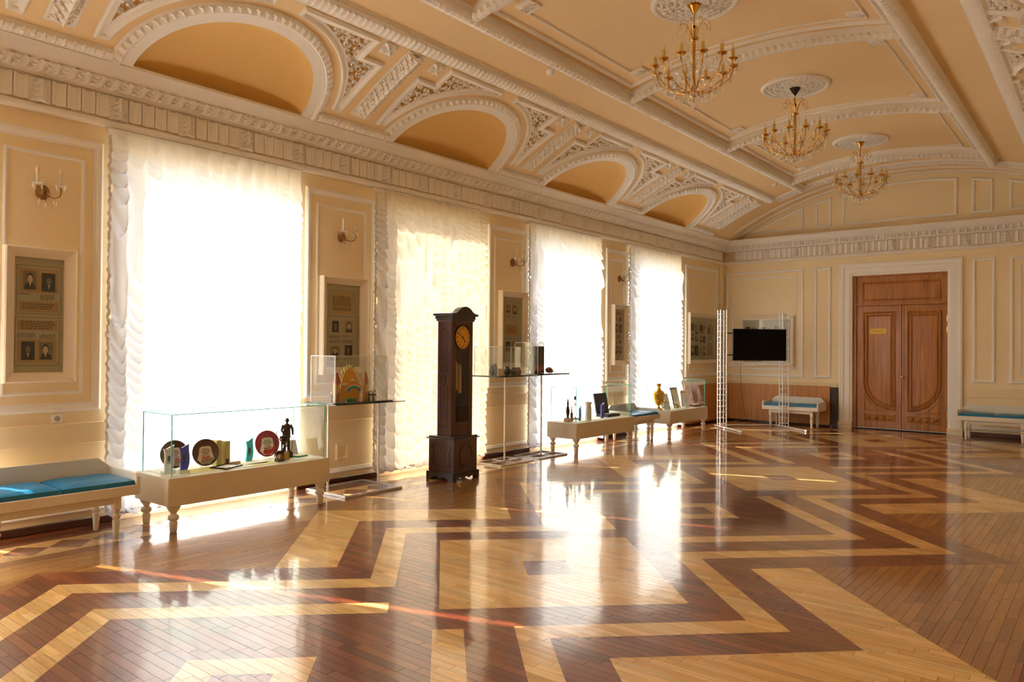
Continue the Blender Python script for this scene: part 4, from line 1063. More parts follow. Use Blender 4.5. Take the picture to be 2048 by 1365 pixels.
t = thing('horse_statuette', 'small dark bronze horse statuette on a stone base', 'statuette', (.74, 4.27, ZT), .2)
MB().box(-.03, .03, -.045, .045, 0, .03, .006).build('pedestal', 'stone_dark', t)
m = MB(); m.tube([(0, -.05, .085), (0, -.02, .09), (0, .02, .088), (0, .045, .095), (0, .06, .125), (0, .068, .15)], [.014, .02, .019, .018, .013, .01], 10); m.tube([(0, .064, .15), (0, .09, .138)], [.012, .007], 8)
for (yy, sx) in ((-.04, -1), (-.04, 1), (.035, -1), (.035, 1)): m.tube([(sx*.01, yy, .08), (sx*.012, yy+.008, .055), (sx*.012, yy-.002, .03)], [.009, .006, .005], 6)
m.tube([(0, -.05, .09), (0, -.066, .07), (0, -.066, .045)], [.006, .006, .003], 6); m.build('horse_body', 'bronze', t)
t = thing('open_booklet', 'open white booklet with a green edge in the plate case', 'booklet', (.55, 4.60, ZT), .1)
MB().box(-.05, .09, -.07, .07, 0, .012, .003).build('lower_half', 'green_trim', t); MB().box(-.045, .085, -.065, .065, .012, .015).build('page', 'paper', t, smooth=False)
m = MB(); m.prism([(-.06, 0), (-.05, 0), (-.095, .15), (-.105, .15)], -.065, .065, lambda a, b, c: (a, c, b+.005)); m.build('upper_half', 'frosted', t, smooth=False)

# ---- contents of the second case
def trophy(label, x, y, prof, base, bm, m_='brass_dull'):
    t = thing('trophy', label, 'trophy', (x, y, ZT)); MB().box(-base[0], base[0], -base[0], base[0], 0, base[1], .003).build('pedestal', bm, t)
    m = MB(); m.lathe([(r, z+base[1]) for r, z in prof], 10); m.build('trophy_body', m_, t)
    return t
trophy('slim bronze trophy with a pointed top on a cream block', .53, 9.52, [(.022, 0), (.018, .02), (.026, .06), (.03, .11), (.022, .16), (.012, .19), (.018, .21), (.013, .25), (.002, .32)], (.045, .06), 'marble_pink', 'bronze')
t = thing('souvenir_bottle', 'small dark green bottle in the trophy case', 'bottle', (.52, 9.64, ZT)); MB().lathe([(.02, 0), (.022, .006), (.022, .12), (.01, .14), (.008, .2)], 12).build('bottle_body', 'stone_dark', t); MB().lathe([(.009, .2), (.009, .235)], 10).build('cap', 'brass', t)
t = trophy('thin trophy with a dark medallion on a black foot', .38, 9.94, [(.014, 0), (.006, .03), (.005, .18), (.012, .22), (.006, .24), (.006, .28)], (.05, .02), 'black_plastic')
MB().lathe([(.03, -.006), (.034, 0), (.03, .006)], 18, mp=lambda a, b, c: (c, a, b+.34)).build('medallion_disc', 'stone_dark', t)
wavy_award('blue wavy glass award between the thin trophy and the white jug', .58, 9.78, .21, .075, 'blue_glass', .2, False)
wavy_award('blue wavy glass award in front of the navy folder', .60, 10.40, .23, .085, 'blue_glass', -.1, False)
t = thing('ceramic_jug', 'white ceramic jug with a flared rim in the trophy case', 'jug', (.62, 9.95, ZT)); MB().lathe([(.05, 0), (.054, .01), (.056, .12), (.05, .2), (.046, .23), (.058, .265), (.066, .29), (.06, .29), (.042, .24), (.04, .02), (.001, .015)], 24).build('jug_body', 'ceramic', t)
MB().tube([(0, .05, .235), (0, .085, .21), (0, .09, .14), (0, .053, .08)], .008, 8).build('handle', 'ceramic', t)
t = thing('folder_case', 'open navy presentation case holding a white medal tray', 'case', (.46, 10.78, ZT)); MB().box(-.10, .14, -.19, .19, 0, .045, .005).build('lower_tray', 'navy', t); MB().lathe([(.06, .0455), (.055, .05), (.01, .051)], 20, (.02, 0, 0)).build('medal', 'ceramic', t)
m = MB(); m.prism([(-.10, .045), (-.075, .045), (-.14, .38), (-.165, .38)], -.19, .19, lambda a, b, c: (a, c, b)); m.build('lid', 'navy', t, smooth=False)
t = thing('document_stand', 'cream document standing behind the navy case', 'document', (.285, 11.0, ZT)); MB().prism([(0, 0), (.006, 0), (-.012, .38), (-.018, .38)], -.06, .06, lambda a, b, c: (a, c, b)).build('document_sheet', 'paper_yellow', t, smooth=False)
MB().prism([(-.005, 0), (-.012, .0), (-.012, .2)], -.01, .01, lambda a, b, c: (a, c, b)).build('prop', 'paper', t, smooth=False)
sheet('white cloth runner spread in the trophy case', .50, 10.12, .9, .34, 0)

# ---- contents of the third case
t = thing('samovar', 'golden samovar with fluted bowl and crowned lid', 'samovar', (.46, 12.60, ZT), .3)
m = MB(); m.box(-.07, .07, -.07, .07, 0, .02, .004); m.lathe([(.06, .02), (.055, .03), (.026, .05), (.022, .07), (.034, .085)], 20); m.build('foot', 'samovar_gold', t)
m = MB(); pr = [(.034, .085), (.06, .1), (.082, .14), (.098, .21), (.104, .28), (.108, .3)]; n = 32; v = []
for (r, z) in pr:
    for i in range(n): q = r*(1+(.025 if i % 2 else -.02)*(1 if .1 < z < .29 else 0)); v.append((q*math.cos(2*PI*i/n), q*math.sin(2*PI*i/n), z))
m.add(v, [(k*n+i, k*n+(i+1) % n, (k+1)*n+(i+1) % n, (k+1)*n+i) for k in range(len(pr)-1) for i in range(n)]); m.build('bowl', 'samovar_gold', t, ang=20)
MB().lathe([(.108, .3), (.112, .31), (.1, .325), (.092, .335), (.095, .345), (.07, .36), (.05, .37), (.032, .4), (.03, .44)], 24).build('shoulder', 'samovar_gold', t)
MB().lathe([(.03, .44), (.056, .446), (.056, .458), (.036, .464), (.046, .48), (.046, .49), (.03, .494), (.001, .495)], 20).build('crown', 'samovar_gold', t)
for s_ in (-1, 1): MB().tube([(0, s_*.1, .33), (0, s_*.14, .335), (0, s_*.15, .30), (0, s_*.11, .27)], .007, 8).build('handle', 'samovar_gold', t)
m = MB(); m.tube([(.095, 0, .15), (.15, 0, .14), (.165, 0, .12)], [.012, .01, .008], 8); m.tube([(.13, 0, .145), (.13, 0, .185)], .006, 6); m.build('spigot', 'samovar_gold', t)
def plaque(label, x, y, h, w_, m_, lean, rot=0., th=.01, name='leaning_plaque', pic=None):
    t = thing(name, label, 'plaque', (x, y, ZT), rot); k = h*math.sin(rad(lean)); c = h*math.cos(rad(lean))
    MB().prism([(0, 0), (th, 0), (th-k, c), (-k, c)], -w_/2, w_/2, lambda a, b, q: (a, q, b)).build('plaque_board', m_, t, smooth=False)
    if pic: MB().prism([(th+.001, .02), (th+.002, .02), (th+.002-k*.9, c*.9), (th+.001-k*.9, c*.9)], -w_/2+.02, w_/2-.02, lambda a, b, q: (a, q, b)).build('plaque_face', pic, t, smooth=False)
    MB().prism([(-k*.5, c*.5), (-k*.5-.004, c*.5), (-.10-k*.3, 0), (-.096-k*.3, 0)], -.012, .012, lambda a, b, q: (a, q, b)).build('prop', m_, t, smooth=False)
plaque('grey glass plaque leaning beside the samovar', .52, 12.83, .30, .24, 'frosted', 14)
plaque('narrow dark framed certificate behind the grey glass plaque', .34, 13.03, .30, .16, 'stone_dark', 10, pic='paper')
plaque('brown framed certificate leaning in the samovar case', .44, 13.40, .40, .28, 'clock_wood', 14, pic='paper')
plaque('small white plaque standing in front of the brown framed certificate', .60, 13.52, .15, .16, 'frosted', 25)
plaque('tan book cover standing at the case end by the corner', .40, 13.78, .30, .2, 'toy_wood', 8, pic='paper')
t = thing('low_box', 'low maroon box with a cream top in the samovar case', 'box', (.60, 13.84, ZT)); MB().box(-.06, .07, -.13, .13, 0, .045, .004).build('box_body', 'maroon', t); MB().box(-.045, .055, -.115, .115, .045, .05).build('box_top', 'paper', t, smooth=False)
t = thing('round_box', 'small round tin box between plaque and maroon box', 'box', (.56, 13.14, ZT)); MB().lathe([(.034, 0), (.036, .004), (.036, .06)], 18).build('tin', 'brass_dull', t); MB().lathe([(.037, .06), (.037, .075), (.02, .08), (.001, .08)], 18).build('lid', 'stone_dark', t)
sheet('pale green booklet lying before the maroon box', .60, 13.27, .2, .15, 0, 'paper', ZT, .006, 'flat_booklet')
sheet('white card lying in front of the samovar case tin', .63, 13.02, .16, .1, .2, 'paper', ZT, .003, 'white_card')

# ---------------------------------------------------------------- acrylic boxes on metal stands
def acrylic_box(label, x0, x1, y0, y1, z0, z1):
    t = thing('acrylic_box', label, 'display box', ((x0+x1)/2, (y0+y1)/2, z0)); d = (x1-x0)/2; h = (y1-y0)/2; H_ = z1-z0; th = .004
    MB().box(-d-.03, d+.03, -h-.04, h+.06, 0, .012, .002).build('base_board', 'shelf_glass', t)
    for (a, b_, c, e, f, g) in ((d-th, d, -h, h, .012, H_), (-d, -d+th, -h, h, .012, H_), (-d+th, d-th, h-th, h, .012, H_), (-d+th, d-th, -h, -h+th, .012, H_), (-d, d, -h, h, H_, H_+th)):
        MB().box(a, b_, c, e, f, g).build('acrylic_pane', 'acrylic', t, smooth=False)
    for sx in (-1, 1):
        for sy in (-1, 1): MB().box(sx*d-.003, sx*d+.003, sy*h-.003, sy*h+.003, .012, H_+.004).build('box_edge', 'acrylic_edge', t, smooth=False)
        MB().box(sx*d-.0025, sx*d+.0025, -h, h, H_-.0, H_+.005).build('box_edge', 'acrylic_edge', t, smooth=False)
        MB().box(-d, d, sx*h-.0025, sx*h+.0025, H_-.0, H_+.005).build('box_edge', 'acrylic_edge', t, smooth=False)
# stand with a rectangular base frame
t = thing('display_stand', 'white metal stand with a rectangular floor frame and two posts', 'stand', (.45, 5.43, 0))
for (a, b, c, e) in ((-.33, .36, -.41, -.38), (-.33, .36, .37, .40), (-.33, -.30, -.38, .37), (.33, .36, -.38, .37)): MB().box(a, b, c, e, 0, .025, .002).build('base_bar', 'aluminium', t, smooth=False)
MB().tube([(-.01, -.355, .02), (-.01, -.355, .965)], .013, 10).build('post', 'white_metal', t); MB().tube([(-.04, .385, .02), (-.04, .385, .965)], .013, 10).build('post', 'white_metal', t)
for y in (-.355, .385): MB().box(-.18, .18, y-.015, y+.015, .962, .975, .002).build('bracket', 'white_metal', t, smooth=False)
MB().box(-.30, .26, -.46, .53, .975, .985, .002).build('shelf', 'shelf_glass', t)
acrylic_box('clear acrylic box over the model castle', .20, .62, 5.02, 5.76, .985, 1.50)
# the model castle
zc = 1.0
t = thing('model_castle', 'toy castle with golden arch, rainbow, clouds and two towers', 'model', (.42, 5.38, .998))
P = arc(0, 0, .19, 0, 180, 24); P = [(x*.74, .03+y*1.72) for x, y in P]; P = P+[(-.14, 0), (.14, 0)]
MB().prism(P, -.01, .0, lambda a, b, c: (c, a, b)).build('golden_arch', 'toy_yellow', t, smooth=False)
fm = MB()
for k in range(15):
    a = rad(8+164*k/14); cx, cz = .141*math.cos(a), .03+.327*math.sin(a); dx, dz = math.cos(a), math.sin(a)*1.3
    fm.prism([(cx-dz*.012, cz+dx*.012), (cx+dz*.012, cz-dx*.012), (cx+dx*.035+dz*.008, cz+dz*.028-dx*.008), (cx+dx*.05, cz+dz*.042), (cx+dx*.035-dz*.008, cz+dz*.028+dx*.008)], -.012, -.004, lambda a_, b_, c_: (c_, a_, b_))
fm.build('ray_fringe', 'paper_yellow', t, smooth=False)
for k, cc in enumerate((srgb(226, 110, 90), srgb(240, 170, 70), srgb(236, 220, 110), srgb(80, 190, 130), srgb(60, 170, 210), srgb(40, 110, 190))):
    r0, r1 = .145-.011*k, .145-.011*(k+1); A_ = [(x, .1+y*.78) for x, y in arc(.02, -.02, r0, 20, 160, 16)]+[(x, .1+y*.78) for x, y in arc(.02, -.02, r1, 160, 20, 16)]
    q = MB(); q.col = cc; q.prism(A_, .045, .05, lambda a, b, c: (c, a, b)); q.build('rainbow_band', 'print', t, smooth=False)
for (cx, cz) in ((.03, .235), (-.075, .19)):
    q = MB(); q.ball((.006, cx, cz), .018, 10, 6, (.3, 1.4, .8)); q.ball((.006, cx+.02, cz-.004), .014, 10, 6, (.3, 1.3, .8)); q.ball((.006, cx-.02, cz-.005), .012, 10, 6, (.3, 1.3, .8)); q.build('cloud', 'ceramic', t)
for (cy_, hh, ww) in ((.205, .20, .024), (-.20, .20, .028)):
    q = MB(); q.box(.02-ww, .02+ww, cy_-ww, cy_+ww, 0, hh, .003); q.build('tower', 'toy_wood', t)
    q = MB(); e = ww*1.25; q.add([(.02-e, cy_-e, hh), (.02+e, cy_-e, hh), (.02+e, cy_+e, hh), (.02-e, cy_+e, hh), (.02, cy_-e*.3, hh+.12), (.02, cy_+e*.5, hh+.12)], [(0, 1, 2, 3), (0, 4, 5, 3), (1, 2, 5, 4), (0, 1, 4), (2, 3, 5)]); q.build('tower_roof', 'rust' if cy_ < 0 else 'toy_wood', t, smooth=False)
    q = MB(); q.box(.02+ww, .022+ww, cy_-ww*.5, cy_+ww*.5, hh*.45, hh*.9); q.build('tower_window', 'paper_yellow', t, smooth=False)
MB().box(.05, .08, -.10, .04, 0, .03, .004).build('green_bush', 'green_trim', t)
for k in range(5):
    o = thing('toy_figure', 'little violet doll in the row beside the model castle' if k < 4 else 'little violet doll at the left foot of the castle', 'doll', (.46, 5.625+.03*k if k < 4 else 5.10, .998), 0, 'row of violet dolls' if k < 4 else None)
    q = MB(); q.lathe([(.013, 0), (.014, .02), (.007, .045), (.011, .07), (.006, .085)], 8); q.build('body', 'ceramic' if k % 2 else 'maroon', o)
    MB().ball((0, 0, .098), .012, 8, 6).build('head', 'marble_pink', o); MB().lathe([(.016, .045), (.014, .06), (.0155, .064)], 8).build('sash', 'navy', o)
# pair of stands with grid bases
def grid_stand(label, x, y, ztop, lo, hi):
    t = thing('display_stand', label, 'stand', (x, y, 0)); w_, h = .235, .345
    for sx in (-1, 0, 1): MB().box(sx*w_-.011, sx*w_+.011, -h, h, 0, .02, .002).build('base_bar', 'aluminium', t, smooth=False)
    for sy in (-1, 0, 1): MB().box(-w_, w_, sy*h-.011, sy*h+.011, 0, .0195, .002).build('base_bar', 'aluminium', t, smooth=False)
    MB().tube([(0, 0, .015), (0, 0, ztop-.014)], .013, 10).build('post', 'white_metal', t); MB().lathe([(.05, ztop-.014), (.05, ztop-.008)], 14).build('bracket', 'aluminium', t)
    MB().box(-.23, .28, lo, hi, ztop-.008, ztop, .002).build('shelf', 'shelf_glass', t)
grid_stand('single post stand with grid base right beside the tall clock', .44, 8.10, 1.215, -.44, .44)
grid_stand('single post stand with grid base beside the window with the trophy case', .42, 8.98, 1.222, -.42, .44)
acrylic_box('clear acrylic box holding dark stones and pots', .22, .64, 7.70, 8.50, 1.215, 1.62)
acrylic_box('clear acrylic box holding a black panel and rusty finds', .20, .62, 8.62, 9.33, 1.222, 1.685)
zs = 1.228
for k, (x, y, r, h, m_, lb) in enumerate(((.42, 7.83, .035, .13, 'stone_dark', 'dark stone cylinder standing in the acrylic box nearest the clock'), (.36, 7.97, .045, .15, 'stone_dark', 'tall dark pot with a neck in the acrylic box'), (.52, 8.05, .055, .12, 'black_plastic', 'black round pot in the acrylic box nearest the clock'), (.50, 8.22, .06, .10, 'stone_dark', 'squat grey stone pot in the acrylic box'), (.45, 8.38, .05, .10, 'rust', 'rust brown clay pot in the acrylic box'))):
    t = thing('clay_pot', lb, 'pot', (x, y, zs)); MB().lathe([(r*.6, 0), (r*.9, h*.15), (r, h*.45), (r*.8, h*.7), (r*.5, h*.85), (r*.62, h), (r*.5, h), (r*.4, h*.86), (r*.3, h*.3), (.001, h*.28)], 18).build('pot_body', m_, t)
    MB().lathe([(r*.63, h*.985), (r*.66, h), (r*.6, h*1.015)], 18).build('rim', 'stone_dark', t)
zs = 1.235
t = thing('black_panel', 'black upright panel printed with rusty shapes in the acrylic box', 'panel', (.40, 8.93, zs)); MB().box(-.01, .01, -.13, .13, 0, .40, .003).build('panel_board', 'black_card', t)
m = MB(); m.col = srgb(150, 70, 40)
for k in range(6): m.box(.0102, .0112, -.11+.035*k, -.085+.035*k, .02+.01*(k % 3), .10+.02*(k % 2))
m.build('printed_shapes', 'print', t, smooth=False)
for k, (y, lb) in enumerate(((8.75, 'rusty iron lump beside the black panel'), (9.06, 'broad rusty iron lump in front of the black panel'))):
    t = thing('iron_lump', lb, 'artifact', (.50, y, zs)); q = MB(); r_ = random.Random(k); q.ball((0, 0, .045), .05, 10, 7, (1, 1.3, .9)); q.v = [(a*(1+r_.uniform(-.12, .12)), b*(1+r_.uniform(-.12, .12)), c) for a, b, c in q.v]; q.build('lump', 'rust', t); q = MB(); q.ball((.01, .05, .03), .03, 8, 5); q.build('fragment', 'rust', t)
t = thing('wire_bundle', 'bundle of thin rusty wires leaning in the acrylic box', 'wires', (.46, 9.20, zs))
for k in range(7): MB().tube([(-.05+.02*k, -.05+.012*k, .10+.01*(k % 3)), (-.03+.015*k, .0+.02*k, .05), (.0, .05+.008*k, .002)], .0022, 5).build('wire', 'rust', t)
# ---------------------------------------------------------------- tall clock
def make_clock():
    t = thing('longcase_clock', 'tall dark wooden longcase clock with a golden dial', 'clock', (.772, 6.70, 0), rad(3))
    W_ = 'clock_wood'; D_ = 'clock_dark'
    def scal(w_, z1, n=3):
        P = [(-w_, 0), (-w_+.07, 0)]
        for i in range(25):
            u = i/24; P.append((-w_+.07+(2*w_-.14)*u, .022+.02*abs(math.sin(PI*n*u))))
        return P+[(w_-.07, 0), (w_, 0), (w_, z1), (-w_, z1)]
    b = MB(); b.prism(scal(.2475, .10), .195, .215, lambda a, b_, c: (c, a, b_))
    for s_ in (-1, 1): b.prism(scal(.205, .10, 2), s_*.2475, s_*.2275, lambda a, b_, c: (a-.009, c, b_))
    b.box(-.215, -.195, -.2475, .2475, .0, .1); b.build('plinth', D_, t, smooth=False)
    base = MB().box(-.205, .203, -.218, .218, .06, .50, .004).build('base_cabinet', W_, t)
    m = MB(); m.box(-.225, .225, -.25, .25, .498, .512, .004); m.box(-.20, .205, -.228, .228, .512, .53, .005); m.build('base_moulding', D_, t)
    P = [(-.10, .16), (.10, .16), (.12, .2), (.10, .3), (.12, .40), (.10, .44), (.0, .425), (-.10, .44), (-.12, .40), (-.10, .3), (-.12, .2)]
    MB().sweep(P, [(0, 0), (.004, .007), (.012, .008), (.018, 0)], lambda a, b_, c: (a*1.2-.003, -.218-c, b_)).build('side_panel_moulding', D_, base)
    MB().sweep([(.115*math.cos(2*PI*i/28), .29+.16*math.sin(2*PI*i/28)) for i in range(28)], [(0, 0), (.004, .008), (.014, .009), (.02, 0)], lambda a, b_, c: (.203+c, a*1.1, b_)).build('oval_moulding', D_, base)
    # trunk: sides, back, framed front with a glass door
    xb, xf, hw = -.085, .137, .192
    for s_ in (-1, 1): 
        o = MB().box(xb, xf-.02, s_*hw-.009, s_*hw+.009, .53, 1.93, .002).build('side_panel', W_, t)
        if s_ < 0:
            for (z0, z1) in ((.64, 1.16), (1.30, 1.83)):
                MB().sweep([(xb+.04, z0), (xf-.055, z0), (xf-.055, z1-.02), ((xb+xf)/2-.008, z1+.01), (xb+.04, z1-.02)], [(0, 0), (.003, .005), (.008, .005), (.012, 0)], lambda a, b_, c: (a, -hw-.009-c, b_)).build('side_panel_moulding', D_, o)
            MB().sweep([(.004+.045*math.cos(2*PI*i/20), 1.23+.055*math.sin(2*PI*i/20)) for i in range(20)], [(0, 0), (.003, .006), (.01, .006), (.014, 0)], lambda a, b_, c: (a, -hw-.009-c, b_)).build('round_boss', D_, o)
    MB().box(xb-.01, xb+.006, -hw+.009, hw-.009, .53, 1.93).build('back_panel', D_, t, smooth=False)
    f = MB()
    for (y0, y1, z0, z1) in ((-hw-.009, -.118, .53, 1.93), (.118, hw+.009, .53, 1.93), (-.118, .118, .53, .70), (-.118, .118, 1.895, 1.93)): f.box(xf-.02, xf, y0, y1, z0, z1, .003)
    f.build('trunk_front', W_, t)
    # dial board with a round dial
    zc = 1.728; rd = .142
    MB().box(xf-.018, xf-.004, -.118, .118, 1.575, 1.895).build('dial_board', W_, t, smooth=False)
    m = MB(); m.sweep([(rd*math.cos(2*PI*i/40), zc+rd*math.sin(2*PI*i/40)) for i in range(40)][::-1], [(0, .0), (0, .012), (.008, .014), (.014, .004), (.014, -.004)], lambda a, b_, c: (xf+c, a, b_)); m.build('dial_bezel', D_, t)
    m = MB(); m.lathe([(rd, -.003), (rd-.002, .004), (rd*.86, .003), (rd*.85, .005), (.001, .005)], 48, mp=lambda X, Y, Z: (xf+Z, X, zc+Y)); dial = m.build('dial', 'dial_gold', t)
    nm = MB()
    for k in range(12):
        a = PI/2-2*PI*k/12; v, f_ = text_mesh(str(12 if k == 0 else k), .038)
        nm.add([(xf+.0062+p[2], p[0]+rd*.76*math.cos(a), zc+p[1]+rd*.76*math.sin(a)) for p in v], f_)
    for k in range(60):
        a = 2*PI*k/60; c, s_ = math.cos(a), math.sin(a); w_ = .0012 if k % 5 else .002
        nm.add([(xf+.0056, rd*r_*c+q*w_*-s_, zc+rd*r_*s_+q*w_*c) for r_, q in ((.9, -1), (.9, 1), (.955, 1), (.955, -1))], [(0, 1, 2, 3)])
    nm.build('numerals', 'clock_dark', dial, smooth=False)
    def hand(ang, L, w_, name):
        a = PI/2-ang; c, s_ = math.cos(a), math.sin(a); P = [(-.02, -.003), (L*.55, -.003), (L*.66, -w_), (L*.8, -.002), (L, 0), (L*.8, .002), (L*.66, w_), (L*.55, .003), (-.02, .003)]
        MB().prism([(x*c-y*s_, zc+x*s_+y*c) for x, y in P], .008, .0095, lambda a_, b_, h_: (xf+h_, a_, b_)).build(name, 'black_plastic', dial, smooth=False)
    hand(rad(300), .118, .008, 'minute_hand'); hand(rad(145), .085, .011, 'hour_hand')
    MB().lathe([(.008, .005), (.008, .012), (.003, .014)], 10, mp=lambda X, Y, Z: (xf+Z, X, zc+Y)).build('arbor', 'black_plastic', dial)
    MB().box(xf-.012, xf-.008, -.118, .118, .70, 1.575).build('door_glass', 'clock_glass', t, smooth=False)
    for (y, z0, z1) in ((-.028, 1.09, 1.42), (.045, 1.05, 1.385)):
        m = MB(); m.lathe([(.004, z0-.012), (.023, z0), (.0235, z0+.006), (.0235, z1-.006), (.022, z1), (.006, z1+.012), (.002, z1+.02)], 16, (.06, y, 0)); m.build('weight', 'brass_pale', t)
        MB().tube([(.06, y, z1), (.06, y, 1.57)], .002, 5).build('weight_cable', 'brass', t)
    MB().tube([(.02, -.075, .97), (.02, -.04, 1.6)], .003, 6).build('pendulum_rod', 'brass_dull', t)
    MB().lathe([(.004, -.008), (.048, -.004), (.05, 0), (.048, .004), (.004, .01)], 24, mp=lambda X, Y, Z: (.025+Z, -.08+X, .90+Y)).build('pendulum_bob', 'brass_pale', t)
    MB().tube([(.03, .0, .80), (.03, .0, 1.57)], .0018, 5).build('pendulum_rod', 'brass_dull', t)
    # hood
    m = MB(); m.box(xb-.02, xf+.018, -hw-.022, hw+.022, 1.925, 1.955, .006); m.box(xb-.035, xf+.03, -hw-.028, hw+.028, 1.95, 1.995, .006); m.build('hood_moulding', D_, t)
    P = [(-.245, 1.99), (-.245, 2.015), (-.225, 2.02), (-.19, 2.02), (-.165, 2.03)]+arc(0, 1.917, .1875, 138, 42, 18)+[(.165, 2.03), (.19, 2.02), (.225, 2.02), (.245, 2.015), (.245, 1.99)]
    MB().prism(P[::-1], xf-.035, xf+.05, lambda a, b_, c: (c, a, b_)).build('arched_crown', D_, t, ang=30)
    MB().box(xb-.045, xf-.03, -.245, .245, 1.99, 2.018, .004).build('hood_top', D_, t)
    A_ = arc(0, 1.72, .175, 130, 50, 14)
    MB().prism(A_+[(.19, 1.93), (-.19, 1.93)], xf, xf+.012, lambda a, b_, c: (c, a, b_)).build('dial_arch', W_, t, smooth=False)
make_clock()

# ---------------------------------------------------------------- television on a truss stand
def make_tv():
    t = thing('truss_stand', 'aluminium truss stand carrying the television', 'stand', (1.28, 15.15, 0), rad(47.4)); h = .68; q = .066; H_ = 2.42
    up = MB().tube([(0, 0, .03), (0, 0, H_)], .0125, 8).mesh('upright', 'chrome'); rg = MB().tube([(-q, 0, 0), (q, 0, 0)], .0075, 6).mesh('rung', 'chrome')
    for sx in (-1, 1):
        for a in (-1, 1):
            for b in (-1, 1): link('upright', up, t, (sx*h+a*q, b*q, 0))
        for k in range(20):
            z = .09+.1185*k
            for b in (-1, 1):
                link('rung', rg, t, (sx*h, b*q, z)); link('rung', rg, t, (sx*h+b*q, 0, z), PI/2)
        MB().tube([(sx*h, -.88, .02), (sx*h, .36, .02)], .018, 8).build('foot_bar', 'chrome', t)
    MB().tube([(-h, .28, .03), (h, .28, .03)], .012, 8).build('floor_bar', 'chrome', t)
    for z in (1.285, 1.35): MB().tube([(-h+q, -q, z), (h-q, -q, z)], .008, 8).build('cross_rail', 'chrome', t)
    for k in range(11): link('rung', MB().tube([(0, 0, 1.285), (0, 0, 1.35)], .005, 6).mesh('rung', 'chrome') if k == 0 else bpy.data.meshes['rung.001'], t, (-h+.12+.114*k, -q, 0))
    for z in (1.5, 1.95):
        MB().box(-h+q-.01, -.48, -.075, -.055, z-.012, z+.012, .002).build('bracket', 'black_plastic', t, smooth=False)
        MB().box(.3, h-q+.01, -.04, -.02, z-.012, z+.012, .002).build('bracket', 'black_plastic', t, smooth=False)
    o = Matrix.Rotation(rad(47.4), 4, 'Z') @ Vector((.085, -.10, 0))
    v = thing('television', 'black flat screen television', 'television', (1.28+o.x, 15.15+o.y, 1.385), rad(47.4)); w_ = .582
    MB().box(-w_, w_, -.018, .018, 0, .655, .005).build('housing', 'black_plastic', v)
    MB().box(-w_+.012, w_-.012, -.0195, -.0182, .02, .643).build('screen', 'screen', v, smooth=False)
    MB().box(-.03, .03, -.02, -.018, -.008, .004, .002).build('logo_tab', 'black_plastic', v); MB().box(-.3, .3, .018, .045, .1, .5, .01).build('back_cover', 'black_plastic', v)
    c = MB(); c.tube([(.98, 15.25, 1.39), (.95, 15.28, 1.2), (.92, 15.4, .8), (.9, 15.6, .35), (.93, 15.75, .012), (1.0, 15.9, .008)], .004, 6); o = c.build('power_cable', 'black_plastic', None); o['label'] = 'thin dark cable hanging down behind the television'; o['category'] = 'cable'
make_tv()
# ---------------------------------------------------------------- boards in the corner
def board(label, x0, x1, y0, y1, z0, z1, m_, edge):
    t = thing('leaning_board', label, 'board', ((x0+x1)/2, (y0+y1)/2, 0)); a, b = (x1-x0)/2, (y1-y0)/2
    MB().box(-a, a, -b, b, z0, z1, .002).build('board_face', m_, t)
    e = .012
    if a > b:
        for s_ in (-1, 1): MB().box(s_*a-e*.2, s_*a+e*.2, -b, b, z0, z1).build('edge_strip', edge, t, smooth=False)
        for s_ in (-1, 1): MB().box(s_*a*.8-.03, s_*a*.8+.03, -b+.004, b-.004, 0, z0).build('foot_block', 'base_dark', t, smooth=False)
    else:
        for s_ in (-1, 1): MB().box(-a, a, s_*b-e*.2, s_*b+e*.2, z0, z1).build('edge_strip', edge, t, smooth=False)
        for s_ in (-1, 1): MB().box(-a+.004, a-.004, s_*b*.8-.03, s_*b*.8+.03, 0, z0).build('foot_block', 'base_dark', t, smooth=False)
board('long wooden board standing along the far wall behind the bench', .12, 2.41, YF-.115, YF-.095, .035, .85, 'board_wood', 'board_wood')
board('wooden board standing along the window wall in the corner', .075, .095, 14.45, 16.46, .035, .85, 'board_wood', 'board_wood')
board('narrow grey brown panel beside the door surround', 2.42, 2.555, YF-.09, YF-.045, .03, .83, 'stone_dark', 'base_dark')

# ---------------------------------------------------------------- framed displays
TAN = srgb(168, 140, 98); MATC = srgb(176, 168, 138); INK = srgb(70, 56, 40)
def portrait(mb, x0, x1, y0, y1, style, rr):
    w_, h = x1-x0, y1-y0; cx = (x0+x1)/2+w_*rr.uniform(-.05, .05)
    def ell(ex, ey, a, b, col, z, n=14):
        mb.col = col; mb.add([(ex+a*math.cos(2*PI*i/n), ey+b*math.sin(2*PI*i/n), z) for i in range(n)], [tuple(range(n))])
    skin = srgb(206, 186, 150) if style != 2 else srgb(120, 106, 84); dk = srgb(44, 38, 34)
    mb.col = dk; mb.add([(x0+.08*w_, y0+.02*h, .0012), (x1-.08*w_, y0+.02*h, .0012), (x1-.16*w_, y0+.28*h, .0012), (cx+.12*w_, y0+.36*h, .0012), (cx-.12*w_, y0+.36*h, .0012), (x0+.16*w_, y0+.28*h, .0012)], [(0, 1, 2, 3, 4, 5)])
    ell(cx, y0+.64*h, .24*w_, .25*h, dk, .0014); ell(cx, y0+.56*h, .19*w_, .21*h, skin, .0016)
    mb.col = srgb(214, 204, 180); mb.add([(cx-.07*w_, y0+.36*h, .0016), (cx, y0+.12*h, .0016), (cx+.07*w_, y0+.36*h, .0016)], [(0, 1, 2)])
    for s_ in (-1, 1): ell(cx+s_*.075*w_, y0+.59*h, .03*w_, .016*h, dk, .0018, 8)
    ell(cx, y0+.45*h, .06*w_, .012*h, srgb(110, 80, 66), .0018, 8); ell(cx+.01*w_, y0+.52*h, .018*w_, .03*h, srgb(160, 138, 108), .0018, 6)
